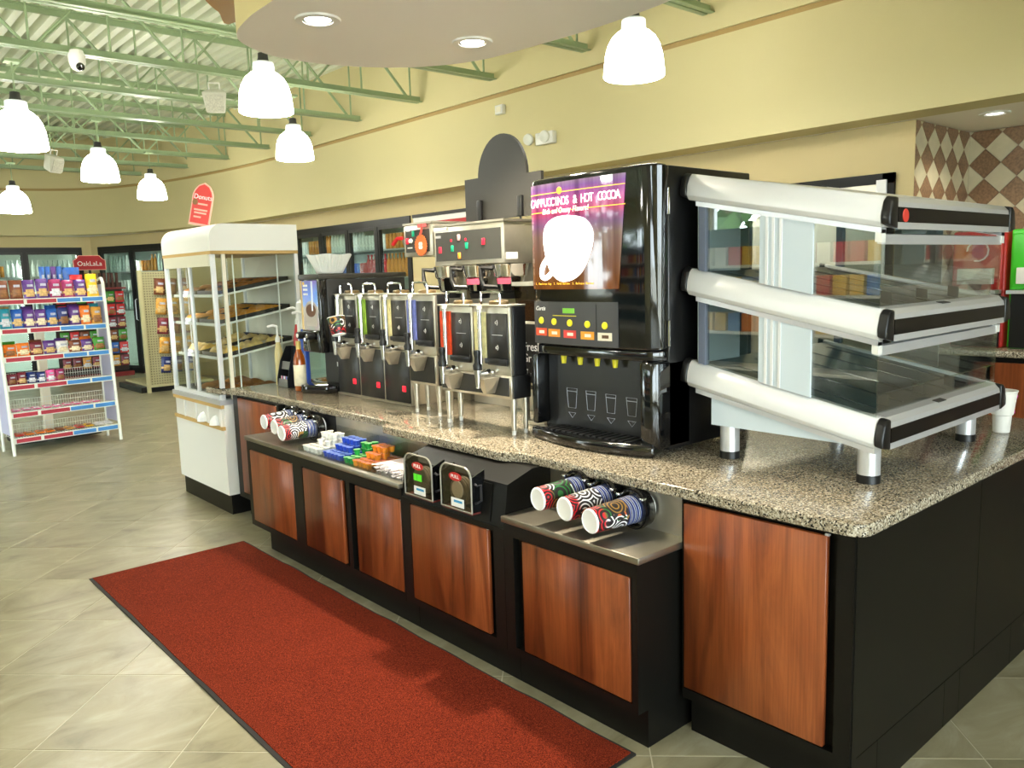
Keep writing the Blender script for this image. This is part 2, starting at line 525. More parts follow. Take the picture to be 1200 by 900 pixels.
# ---- lower wall, set back behind the soffit, with the cooler openings left out
CZ = 2.40
mb = MB()
mb.box(XW, XW + .15, 2.40, 8.36, 0, SOF_Z)
mb.box(XW, XW + .15, 8.36, 12.16, CZ, SOF_Z)
mb.box(XW, XW + .15, 12.16, 14.0, 0, SOF_Z)
single('wall_right', mb, WALL2, kind='structure')
A = Vector((4.39, 17.2, 0)); B = Vector((5.75, 14.0, 0)); CHL = (B - A).length; chd = (B - A).normalized(); chn = Vector((chd.y, -chd.x, 0))  # chn faces away from the room? fixed below
if chn.dot(Vector((0, 0, 0)) - A) > 0: chn = -chn   # chn points out of the room
def TCH():
    return Matrix(((chd.x, chn.x, 0, A.x), (chd.y, chn.y, 0, A.y), (0, 0, 1, 0), (0, 0, 0, 1)))
mb = MB()
mb.box(0, 0.2, 0, .15, 0, SOF_Z, T=TCH()); mb.box(0.2, 1.98, 0, .15, CZ, SOF_Z, T=TCH()); mb.box(1.98, CHL, 0, .15, 0, SOF_Z, T=TCH())
single('wall_corner', mb, WALL2, kind='structure')
mb = MB()
mb.box(4.22, 4.39, 17.2, 17.35, 0, SOF_Z); mb.box(0.4, 4.22, 17.2, 17.35, CZ, SOF_Z); mb.box(-6, 0.4, 17.2, 17.35, 0, SOF_Z)
single('wall_far', mb, WALL2, kind='structure')
mb = MB()   # flat soffit board between upper and lower wall
a = offs(sof, 0.28)
poly = [(XS + .27, -4.0), (XS + .27, 2.2), (XS + .27, 10.6)] + [p for p in offs(sof, 0.27) if p[1] > 10.7 and p[0] > -5.9] + [(-6, 17.4), (5.0, 17.4), (7.0, 14), (7.0, -4.0)]
mb.prism(poly, SOF_Z + .002, SOF_Z + 0.05)
single('ceiling_soffit', mb, CLOUDM, kind='structure')
# ---- daylight walls outside the frame
def windowed_wall(name, axis, pos, a0, a1, openings, z0=0.3, z1=3.0, th=0.16):
    m = MB()
    def bx(u0, u1, w0, w1):
        if axis == 'x': m.box(pos - th, pos, u0, u1, w0, w1)
        else: m.box(u0, u1, pos - th, pos, w0, w1)
    bx(a0, a1, 0, z0); bx(a0, a1, z1, DECK_Z + .06)
    e = a0
    for (u0, u1) in openings:
        bx(e, u0, z0, z1); e = u1
    bx(e, a1, z0, z1)
    w = single(name, m, WALL, kind='structure')
    return w
ops = [(3.3 + 2.35 * i, 3.3 + 2.35 * i + 2.25) for i in range(3)]
windowed_wall('wall_left', 'x', -6.0, -4, 17.4, ops)
ops2 = [(-4.8 + 2.4 * i, -4.8 + 2.4 * i + 2.3) for i in range(3)]
windowed_wall('wall_front', 'y', -4.0, -6.16, 9, ops2)
n = 1
for (u0, u1) in ops:
    fr = MB(); fr.box(-6.1, -6.02, u0, u0 + .05, .3, 3.0); fr.box(-6.1, -6.02, u1 - .05, u1, .3, 3.0); fr.box(-6.1, -6.02, u0 + .05, u1 - .05, .3, .35); fr.box(-6.1, -6.02, u0 + .05, u1 - .05, 2.95, 3.0); fr.box(-6.1, -6.02, u0 + .05, u1 - .05, 2.2, 2.25)
    w = single('window_%d' % n, fr, ALU, kind='structure'); n += 1
    part('pane', MB().box(-6.065, -6.055, u0 + .05, u1 - .05, .35, 2.2), GLASS, w); part('pane', MB().box(-6.065, -6.055, u0 + .05, u1 - .05, 2.25, 2.95), GLASS, w)
for (u0, u1) in ops2:
    fr = MB(); fr.box(u0, u0 + .05, -4.1, -4.02, .3, 3.0); fr.box(u1 - .05, u1, -4.1, -4.02, .3, 3.0); fr.box(u0 + .05, u1 - .05, -4.1, -4.02, .3, .35); fr.box(u0 + .05, u1 - .05, -4.1, -4.02, 2.95, 3.0)
    w = single('window_%d' % n, fr, ALU, kind='structure'); n += 1
    part('pane', MB().box(u0 + .05, u1 - .05, -4.065, -4.055, .35, 2.95), GLASS, w)
mb = MB(); mb.box(8.9, 9.0, -4, 2.3, 0, SOF_Z); single('wall_side', mb, WALL2, kind='structure')
mb = MB(); mb.box(-60, -6.3, -60, 60, -0.2, -0.1); mb.box(-6.3, 60, -60, -4.3, -0.2, -0.1)
single('ground', mb, mat('pale_bounce_concrete', (206, 200, 188), 0.9, noise=(2, 0.1)), kind='structure')  # unseen ground made pale to bounce daylight up onto bulkhead and deck

# ---- corrugated roof deck
prof = []
pitch = 0.152; x = -6.2; d0 = DECK_Z
while x < XS + 0.3:
    prof += [(x, d0), (x + .070, d0), (x + .084, d0 + .085), (x + .138, d0 + .085)]
    x += pitch
m = MB(); nP = len(prof)
m.add([(a, -4.1, b) for a, b in prof] + [(a, 17.3, b) for a, b in prof], [(i, i + 1, nP + i + 1, nP + i) for i in range(nP - 1)])
m.box(-6.2, XS + 0.3, -4.1, 17.3, d0 + .09, d0 + .16)
single('ceiling', m, DECK, kind='structure')

# ---- open web joists
JB, JT = 3.585, DECK_Z - 0.03
def joist():
    t = thing('roof_joist', 'sage green open web steel roof joist spanning to the khaki wall', 'roof joist', (0, 0, 0), 0, 'roof joists under the deck')
    for nm, z0, z1 in (('bottom_chord', JB - .03, JB + .03), ('top_chord', JT - .03, JT + .03)):
        m = MB()
        for s in (-1, 1):
            m.box(-6, XS - 0.01 if nm == 'bottom_chord' else XS - .001, s * .008, s * .055, z0 if nm == 'bottom_chord' else z1 - .007, z0 + .007 if nm == 'bottom_chord' else z1)
            m.box(-6, XS - 0.01 if nm == 'bottom_chord' else XS - .001, s * .008, s * .014, z0, z1)
        part(nm, m, GREEN, t)
    P = 0.61; x = XS - 0.10
    wv = MB().frustum((0, 0, JB), (0, 0, JT), .010, n=6).mesh('web', GREEN)
    wd = MB().frustum((0, 0, JB), (-P, 0, JT), .015, n=6).mesh('web', GREEN)
    wu = MB().frustum((0, 0, JB), (P, 0, JT), .011, n=6).mesh('web', GREEN)
    first = True
    while x > -5.2:
        for me, ok in ((wv, True), (wd, True), (wu, not first)):
            if ok:
                o = bpy.data.objects.new('web', me); COL.objects.link(o); o.parent = t
                o.location = (x - (.03 if me is wv else (.06 if me is wd else 0.0)), 0, 0)
        # mid-panel vertical
        o = bpy.data.objects.new('web', wv); COL.objects.link(o); o.parent = t; o.location = (x - P - .03, 0, 0)
        x -= 2 * P; first = False
    return t
j0 = joist(); j0.location = (0, 3.81, 0)
ORD = ['nearest', 'second', 'third', 'fourth', 'fifth', 'sixth', 'seventh', 'eighth', 'ninth', 'tenth', 'eleventh']
j0['label'] = 'sage green roof joist nearest the camera, ending above the right pendant'
for k in range(1, 10):
    dup(j0, (0, 3.81 + 1.262 * k, 0), label='sage green open web roof joist, %s from the camera' % ORD[k])

# ---- curved bulkhead hanging below the joists, with recessed lights
def unz(X, Y, z):
    v = W2C.transposed() @ Vector((X - 600, -(Y - 450), -F_PX))
    t = (z - 1.66) / v.z
    return (v.x * t, v.y * t)
edge = [unz(a, b, CLOUD_Z) for a, b in ((372, -40), (320, 0), (292, 20), (277, 40), (290, 54), (330, 68), (400, 77), (480, 79), (560, 71), (640, 50), (700, 32), (765, 9), (800, -6), (900, -50))]
outl = catmull(edge + [(3.0, 0.6), (3.1, -1.6), (1.5, -3.0), (-1.2, -2.6), (-1.4, -0.4), (-0.2, 0.9), (0.7, 1.9)] + [edge[0]], 5)[:-1]
m = MB(); m.prism(outl, CLOUD_Z, CLOUD_Z + 0.7)
m.m = [0 if i < 1 else 1 for i in range(len(m.f))]
cloud = single('ceiling_bulkhead', m, [CLOUDM, CLOUDF], kind='structure')
up = [unz(a, b, 3.05) for a, b in ((236, -6), (244, 4), (256, 14), (276, 26))]
outl2 = catmull(up + [(1.9, 3.2), (2.2, 1.6), (1.6, -0.5), (0.3, 0.2), (0.5, 1.5)] + [up[0]], 5)[:-1]
m = MB(); m.prism(outl2, 3.05, 3.5)
single('ceiling_bulkhead_upper', m, CLOUDU, kind='structure')
LENS = mat('lamp_lens', (255, 250, 235), 0.4, emit=14)
LENSD = mat('dim_lamp_lens', (250, 248, 240), 0.4, emit=3)
def recessed(x, y, z, label, lens):
    t = thing('recessed_light', label, 'ceiling light', (x, y, z))
    part('trim_ring', MB().lathe([(.062, .002), (.062, -.006), (.09, -.006), (.093, .004)], (x, y, z), 28), WHITE, t, smooth=True)
    part('reflector', MB().lathe([(.062, -.003), (.05, .0)], (x, y, z), 28), CHROME, t, smooth=True)
    part('lens', MB().lathe([(.0001, -.001), (.052, -.001), (.052, .001)], (x, y, z), 24), lens, t)
recessed(DOWN[0][0], DOWN[0][1], CLOUD_Z - .002, 'recessed downlight in the curved bulkhead, above the coffee machines', LENS)
recessed(DOWN[1][0], DOWN[1][1], CLOUD_Z - .002, 'recessed downlight in the curved bulkhead, nearest its left end', LENS)
for _i, _p in enumerate(((0.9, 1.6), (0.9, 0.2), (2.3, 0.6))):  # fixtures added to go with the unseen fill downlights
    recessed(_p[0], _p[1], CLOUD_Z - .002, 'added unseen recessed downlight in the bulkhead behind the camera, %s from the picture' % ORD[_i + 1], LENS)
recessed(5.98, 2.00, SOF_Z - .002, 'recessed light in the soffit beside the diamond tiled wall', LENSD)

# ---- diamond tiled niche on the right
def clip(poly, x0, x1, y0, y1):
    def cut(P, f, g):
        out = []
        for i in range(len(P)):
            a, b = P[i - 1], P[i]
            ia, ib = f(a), f(b)
            if ia != ib: out.append(g(a, b))
            if ib: out.append(b)
        return out
    def ix(v): return lambda a, b: (v, a[1] + (b[1] - a[1]) * (v - a[0]) / (b[0] - a[0]))
    def iy(v): return lambda a, b: (a[0] + (b[0] - a[0]) * (v - a[1]) / (b[1] - a[1]), v)
    for f, g in ((lambda p: p[0] >= x0, ix(x0)), (lambda p: p[0] <= x1, ix(x1)), (lambda p: p[1] >= y0, iy(y0)), (lambda p: p[1] <= y1, iy(y1))):
        if not poly: return poly
        poly = cut(poly, f, g)
    return poly
TD = mat('brown_wall_tile', (142, 112, 86), 0.4, noise=(60, 0.28)); TL = mat('cream_wall_tile', (208, 200, 172), 0.4, noise=(12, 0.07))
MORT = mat('wall_grout', (170, 158, 140), 0.85)
DG = 0.2145
XB = 6.70
wr = single('wall_tiled_return', MB().box(XW + .15, XB + .15, 2.408, 2.55, 0, SOF_Z), MORT, kind='structure')
wb = single('wall_tiled_back', MB().box(XB + .008, XB + .15, -4.0, 2.408, 0, SOF_Z), MORT, kind='structure')
def tiles(wall, axis, c0, z0, u0, u1, w0, w1, pos):
    r = DG / 2 - 0.003
    for i in range(-60, 60):
        for j in range(-12, 14):
            dark = (i % 2 == 0 and j % 2 == 0); light = (i % 2 != 0 and j % 2 != 0)
            if not (dark or light): continue
            cu = c0 + i * DG / 2; cw = z0 + j * DG / 2
            poly = clip([(cu - r, cw), (cu, cw - r), (cu + r, cw), (cu, cw + r)], u0, u1, w0, w1)
            if len(poly) < 3: continue
            ar = abs(sum(poly[k - 1][0] * poly[k][1] - poly[k][0] * poly[k - 1][1] for k in range(len(poly)))) / 2
            if ar < 1e-4: continue
            m = MB().prism(poly, pos, pos + .009, axis)
            part('tile', m, TD if dark else TL, wall)
tiles(wr, 'y', XB - DG / 2, 2.36, XW + .001, XB, 1.05, SOF_Z - .002, 2.399)
tiles(wb, 'x', 2.40 - DG / 2, 2.36, 0.0, 2.398, 1.05, SOF_Z - .002, XB)

# ---- stainless service door in the right wall
d = thing('door_1', None, None, (XW, 3.0, 0), kind='structure')
m = MB(); m.box(XW - .03, XW - .001, 2.52, 2.60, 0, 2.27); m.box(XW - .03, XW - .001, 3.62, 3.70, 0, 2.27); m.box(XW - .03, XW - .001, 2.52, 3.70, 2.20, 2.27)
part('door_frame', m, BLACK, d)
part('door_jamb', MB().box(XW - .045, XW - .031, 2.565, 2.635, 0, 2.225), ALUW, d)
part('door_leaf', MB().box(XW - .022, XW - .002, 2.63, 3.62, 0, 2.2), STEEL, d)
# ---- red and white menu strip on the far wall
m = MB(); m.box(XW - .025, XW - .002, 6.6, 8.2, 2.02, 2.40)
t = thing('menu_board', 'red menu board with a white top band, high on the wall behind the brewers', 'menu board', (XW, 7.4, 2.02))
part('panel', MB().box(XW - .02, XW - .002, 6.6, 8.28, 2.0, 2.30), RED, t)
part('top_band', MB().box(XW - .022, XW - .002, 6.6, 8.28, 2.302, 2.36), WHITE, t)
part('frame', MB().box(XW - .026, XW - .002, 6.58, 8.30, 2.362, 2.40), BLACKP, t)

# ---- pendant lamps
SHADE = mat('glowing_frosted_glass', (255, 255, 255), 0.5, emit=24, ecol=(255, 252, 240))
SHCAP = mat('frosted_glass_neck', (206, 212, 216), 0.4, emit=0.12)
def pendant():
    t = thing('pendant_lamp', '', 'pendant lamp')
    R = 0.185
    pr = [(R, -.155), (R * 1.015, -.15), (R * .995, -.10), (R * .95, -.03), (R * .86, .03), (R * .72, .075), (R * .54, .105), (R * .41, .118)]
    part('shade', MB().lathe(pr + [(R * .40, .12)] + [(a - .006, b - .004) for a, b in reversed(pr[:-1])], (0, 0, 0), 32), SHADE, t, smooth=True)
    part('neck', MB().lathe([(.0001, .185), (R * .36, .185), (R * .40, .178), (R * .41, .119), (R * .38, .119)], (0, 0, 0), 24), SHCAP, t, smooth=True)
    part('socket', MB().lathe([(.02, .25), (.034, .245), (.036, .21), (.045, .190), (.0001, .186)], (0, 0, 0), 16), DKGREY, t, smooth=True)
    part('stem', MB().frustum((0, 0, .245), (0, 0, .46), .006, n=8), GREEN, t)
    part('bracket', MB().box(-.05, .05, -.045, .045, .455, .475), GREEN, t)
    return t
PEND = [((2.66, 5.60, 3.00), 'glowing white pendant lamp just left of the bulkhead'),
        ((3.97, 7.78, 3.03), 'glowing white pendant lamp below and right of the one by the bulkhead'),
        ((4.05, 3.40, 3.00), 'large glowing white pendant lamp above the cappuccino machine'),
        ((1.38, 7.02, 2.84), 'large glowing white pendant lamp at the left edge of the picture'),
        ((2.60, 9.55, 2.93), 'glowing pendant lamp above the snack rack, under the far speaker'),
        ((3.85, 11.8, 2.98), 'small glowing pendant lamp above the white pastry case'),
        ((2.27, 12.25, 2.79), 'smallest glowing pendant lamp, low at the far left')]
p0 = pendant()
for k, (loc, lb) in enumerate(PEND):
    if k == 0:
        p0.location = loc; p0['label'] = lb
    else:
        dup(p0, loc, label=lb)
for k, loc in enumerate([(-1.5, 3.2, 3.0), (-3.2, 6.5, 2.95), (-0.9, 9.2, 2.95), (-3.0, 1.0, 3.0)]):  # unseen pendants added to light the rest of the room
    dup(p0, loc, label='added unseen pendant lamp above the aisle outside the picture, %s row' % ORD[k])

# ---- fittings on wall and joists
t = thing('emergency_light', 'white twin head emergency light on the khaki wall', 'emergency light', (XS, 5.62, 2.85))
part('housing', MB().box(XS - .06, XS - .001, 5.47, 5.70, 2.84, 2.95), WHITE, t, bevel=.008)
for yy in (5.77, 5.55):
    part('lamp_head', MB().lathe([(.0001, .0), (.05, .01), (.055, .03), (.03, .07), (.0001, .075)], (XS - .10, yy, 2.90), 18, axis=(1, 0.25, .2)), mat('frosted_lens', (224, 224, 214), .3), t, smooth=True)
t = thing('wall_sensor', 'small white square sensor box on the wall under the bronze reveal', 'sensor', (XS, 6.22, 3.22))
part('box', MB().box(XS - .05, XS - .001, 6.17, 6.28, 3.21, 3.30), WHITE, t, bevel=.006)
part('vent', MB().box(XS - .053, XS - .05, 6.19, 6.26, 3.23, 3.28), CREAM, t)
def speaker(loc, rz, lb, tilt):
    t = thing('speaker', lb, 'speaker', (0, 0, 0), 0, 'white speakers hung from the joists')
    part('cabinet', MB().add([(-.09, -.07, -.11), (.09, -.07, -.11), (.055, .08, -.09), (-.055, .08, -.09), (-.12, -.05, .09), (.12, -.05, .09), (.07, .09, .10), (-.07, .09, .10)],
         [(0, 1, 2, 3), (4, 7, 6, 5), (0, 4, 5, 1), (1, 5, 6, 2), (2, 6, 7, 3), (3, 7, 4, 0)]), mat('speaker_white', (206, 204, 190), .5), t, bevel=.015)
    part('grille', MB().box(-.085, .085, -.083, -.079, -.09, .06), mat('speaker_grille', (190, 188, 172), .7, noise=(80, .2)), t)
    part('bracket', MB().tube([(-.05, .02, .10), (-.05, .02, .16), (.05, .02, .16), (.05, .02, .10)], .008), WHITE, t)
    t.matrix_basis = Matrix.Translation(loc) @ Matrix.Rotation(rz, 4, 'Z') @ Matrix.Rotation(tilt, 4, 'X')
speaker((3.30, 8.05, 3.42), -0.5, 'white wedge speaker hung under a joist beside the left pendant', 0.35)
speaker((2.62, 11.6, 3.20), 0.6, 'white wedge speaker hung far off above the snack rack', 0.35)
t = thing('security_camera', 'white dome security camera with a dark lens, under a joist', 'security camera', (1.96, 7.55, 3.48))
part('housing', MB().lathe([(.0001, .1), (.05, .1), (.065, .06), (.065, 0), (.05, -.04), (.025, -.06), (.0001, -.065)], (1.96, 7.55, 3.48), 20), WHITE, t, smooth=True)
part('lens', MB().lathe([(.0001, .06), (.022, .055), (.032, .04), (.032, .02)], (1.965, 7.52, 3.455), 16, axis=(.1, -1, -.5)), BLACKG, t, smooth=True)
# ================================================================== the island counter
CT0, CT1 = 0.88, 0.92
# ---- granite worktop
front = []
front += arc(2.26, 1.08, 0.06, -PI / 2, -PI, 6)                       # near right corner
front += [(2.20, 1.6), (2.20, 2.40)]
front += catmull([(2.20, 2.42), (2.192, 2.47), (2.158, 2.53), (2.15, 2.58)], 4)
front += [(2.152, 3.0), (2.155, 3.44)]
front += arc(2.185, 3.46, .03, PI, PI / 2 + .4, 4)
front += catmull([(2.20, 3.50), (2.245, 3.53), (2.25, 3.58)], 4)
front += [(2.25, 4.5)]
front += catmull([(2.25, 5.0), (2.238, 5.35), (2.20, 5.58), (2.152, 5.74), (2.146, 5.79)], 5)
front += [(2.152, 5.805), (2.162, 5.80), (2.172, 5.70), (2.174, 5.585), (2.30, 5.58)]
poly = front + [(3.17, 5.58), (3.17, 2.55), (4.25, 2.55), (4.25, 1.02)]
m = MB(); m.prism(poly, CT0, CT1)
single('granite_countertop', m, GRANITE, 'speckled grey granite worktop running along the whole island counter', 'countertop', bevel=.014, seg=3)

def door(parent, y0, y1, z0, z1, xf, name='door'):
    o = part(name, MB().box(xf, xf + .02, y0, y1, z0, z1), WOOD, parent, bevel=.002, seg=1)
    part('catch', MB().box(xf + .004, xf + .016, y0 - .004, y0 + .008, z1 + .001, z1 + .008), ALU, o)
    return o
def frame(parent, y0, y1, z0, z1, xf, holes):
    # black face frame around the openings
    m = MB(); e = y0
    zs = holes[0][2], holes[0][3]
    m.box(xf, xf + .03, y0, y1, z0, zs[0] - .004); m.box(xf, xf + .03, y0, y1, zs[1] + .004, z1)
    for (a, b, _, _) in sorted(holes):
        m.box(xf, xf + .03, e, a, zs[0] - .004, zs[1] + .004); e = b
    m.box(xf, xf + .03, e, y1, zs[0] - .004, zs[1] + .004)
    part('face_frame', m, BLACK, parent)
XB0 = 2.0
# unit A: three doors under the long stainless ledge
t = thing('base_cabinet', 'low cabinet with three cherry doors under the creamer ledge', 'cabinet', (2.16, 3.94, 0))
part('carcass', MB().box(2.03, 2.33, 3.087, 4.80, .155, .694), BLACK, t)
frame(t, 3.087, 4.80, .155, .694, XB0, [(3.096, 3.56, .19, .635), (3.60, 4.075, .19, .635), (4.188, 4.762, .19, .635)])
door(t, 3.10, 3.505, .19, .635, XB0 - .002); door(t, 3.64, 4.065, .19, .635, XB0 - .002); door(t, 4.192, 4.757, .19, .635, XB0 - .002)
part('toe_kick', MB().box(2.07, 2.33, 3.087, 4.70, 0, .155), BLACK, t)
lg = part('ledge', MB().box(1.985, 2.33, 3.087, 4.80, .695, .72), STEELD, t, bevel=.003)
part('back_panel', MB().box(2.27, 2.33, 3.087, 4.15, .72, .879), STEEL, t)
part('dispenser_panel', MB().box(2.27, 2.33, 4.15, 4.80, .72, .879), BLACKP, t)
# unit B: lid dispenser tower
t = thing('lid_cabinet', 'cabinet with one cherry door below a black panel of lid bins', 'cabinet', (2.16, 2.72, 0))
part('carcass', MB().prism([(2.031, .155), (2.031, .66), (2.004, .6605), (2.028, .835), (2.165, .878), (2.33, .878), (2.33, .155)], 2.366, 3.085, 'y'), BLACK, t)
frame(t, 2.366, 3.085, .155, .66, XB0, [(2.43, 3.02, .19, .635)])
door(t, 2.467, 3.016, .19, .635, XB0 - .002)
part('toe_kick', MB().box(2.07, 2.33, 2.366, 3.085, 0, .155), BLACK, t)
part('bin_panel', MB().prism([(2.001, .675), (2.004, .675), (2.0255, .825), (2.0225, .825)], 2.45, 3.05, 'y'), BLACK, t)
# unit C: one door under the short stainless ledge
t = thing('cup_cabinet', 'low cabinet with one cherry door under the cup ledge', 'cabinet', (2.16, 2.02, 0))
part('carcass', MB().box(2.03, 2.33, 1.685, 2.364, .155, .694), BLACK, t)
frame(t, 1.685, 2.364, .155, .694, XB0, [(1.712, 2.31, .19, .635)])
door(t, 1.718, 2.258, .19, .637, XB0 - .002)
part('toe_kick', MB().box(2.07, 2.33, 1.70, 2.364, 0, .155), BLACK, t)
part('ledge', MB().box(1.985, 2.33, 1.667, 2.364, .695, .72), STEELD, t, bevel=.003)
part('back_panel', MB().box(2.262, 2.33, 1.667, 2.364, .72, .879), STEEL, t)
# main carcass behind
t = thing('counter_base', 'black core of the island counter behind the low cabinets', 'counter base', (2.74, 3.2, 0))
part('core', MB().box(2.332, 3.13, 1.668, 4.798, 0, .879), BLACK, t)
# end cabinet
t = thing('end_cabinet', 'tall black end cabinet with a large cherry panel, at the near corner', 'cabinet', (3.2, 1.36, 0))
part('carcass', MB().box(2.25, 4.2, 1.07, 1.664, .15, .879), BLACK, t)
part('carcass_rear', MB().box(3.14, 4.2, 1.666, 2.5, 0, .879), BLACK, t)
frame(t, 1.052, 1.664, .15, .879, 2.216, [(1.105, 1.66, .19, .868)])
door(t, 1.137, 1.655, .192, .862, 2.212)
part('corner_post', MB().box(2.222, 2.252, 1.048, 1.0685, 0, .879), BLACK, t)
part('toe_kick', MB().box(2.27, 4.2, 1.075, 1.664, 0, .15), BLACK, t)
e = 2.255
for k, (a, b) in enumerate(((2.255, 3.19), (3.194, 4.2))):
    part('side_panel', MB().box(a, b, 1.05, 1.069, .178, .879), BLACK, t)
for (a, b) in ((2.255, 2.395), (2.398, 2.92), (2.923, 3.06), (3.063, 3.6), (3.603, 4.2)):
    part('kick_panel', MB().box(a, b, 1.05, 1.069, 0.001, .175), BLACK, t)
# left cabinet
t = thing('left_cabinet', 'narrow black cabinet with a cherry panel beside the white pastry case', 'cabinet', (2.7, 5.16, 0))
part('carcass', MB().box(2.26, 3.13, 4.802, 5.53, .15, .879), BLACK, t)
frame(t, 4.815, 5.53, .15, .879, 2.23, [(4.84, 5.45, .19, .868)])
door(t, 4.845, 5.445, .192, .864, 2.226)
part('toe_kick', MB().box(2.30, 3.13, 4.802, 5.53, 0, .15), BLACK, t)

# ---- floor mat
def matmat():
    m, nt, b = newmat('red_mat_pile')
    tc = nt.nodes.new('ShaderNodeTexCoord')
    n = nt.nodes.new('ShaderNodeTexNoise'); n.inputs['Scale'].default_value = 300; n.inputs['Detail'].default_value = 2
    n2 = nt.nodes.new('ShaderNodeTexNoise'); n2.inputs['Scale'].default_value = 5; n2.inputs['Detail'].default_value = 3
    for q in (n, n2): nt.links.new(tc.outputs['Object'], q.inputs['Vector'])
    r = ramp(nt, [(0.34, (60, 17, 9)), (0.5, (108, 35, 19)), (0.66, (140, 57, 32))]); nt.links.new(n.outputs['Fac'], r.inputs[0])
    r2 = ramp(nt, [(0.3, (242, 242, 242)), (0.7, (255, 255, 255))]); nt.links.new(n2.outputs['Fac'], r2.inputs[0])
    mx = nt.nodes.new('ShaderNodeMix'); mx.data_type = 'RGBA'; mx.blend_type = 'MULTIPLY'; mx.inputs[0].default_value = 1
    nt.links.new(r.outputs[0], mx.inputs[6]); nt.links.new(r2.outputs[0], mx.inputs[7]); nt.links.new(mx.outputs[2], b.inputs['Base Color'])
    b.inputs['Roughness'].default_value = 0.95; b.inputs['Specular IOR Level'].default_value = 0.1
    bp = nt.nodes.new('ShaderNodeBump'); bp.inputs['Strength'].default_value = .5; bp.inputs['Distance'].default_value = .004
    nt.links.new(n.outputs['Fac'], bp.inputs['Height']); nt.links.new(bp.outputs['Normal'], b.inputs['Normal'])
    return m
MATM = matmat()
mx0, mx1, my0, my1 = 1.086, 2.003, 1.70, 4.965
def wav(x, y):
    e = max(0, 1 - (min(x - mx0, mx1 - x)) / .13)
    return .009 * e * e * max(0, math.sin(y * 9 + 1.3) * math.sin(y * 3.1 + .4) * .9 + .1) 
def grid(x0, x1, y0, y1, nx, ny, zt):
    m = MB(); vs = []; fs = []
    for j in range(ny + 1):
        for i in range(nx + 1):
            x = x0 + (x1 - x0) * i / nx; y = y0 + (y1 - y0) * j / ny
            vs.append((x, y, zt + wav(x, y)))
    top = len(vs)
    for j in range(ny):
        for i in range(nx):
            a = j * (nx + 1) + i; fs.append((a, a + 1, a + nx + 2, a + nx + 1))
    # skirt
    per = [i for i in range(nx + 1)] + [j * (nx + 1) + nx for j in range(1, ny + 1)] + [ny * (nx + 1) + i for i in range(nx - 1, -1, -1)] + [j * (nx + 1) for j in range(ny - 1, 0, -1)]
    for p in per: vs.append((vs[p][0], vs[p][1], 0.0005))
    for k in range(len(per)):
        k2 = (k + 1) % len(per); fs.append((per[k], per[k2], top + k2, top + k))
    return m.add(vs, fs)
t = thing('floor_mat', 'long red carpet runner mat with a black rubber edge on the tiled floor', 'mat', ((mx0 + mx1) / 2, (my0 + my1) / 2, 0))
part('rubber_edge', grid(mx0, mx1, my0, my1, 24, 90, .0045), RUBBER, t, smooth=True)
part('pile', grid(mx0 + .017, mx1 - .012, my0 + .014, my1 - .010, 24, 90, .0085), MATM, t, smooth=True)

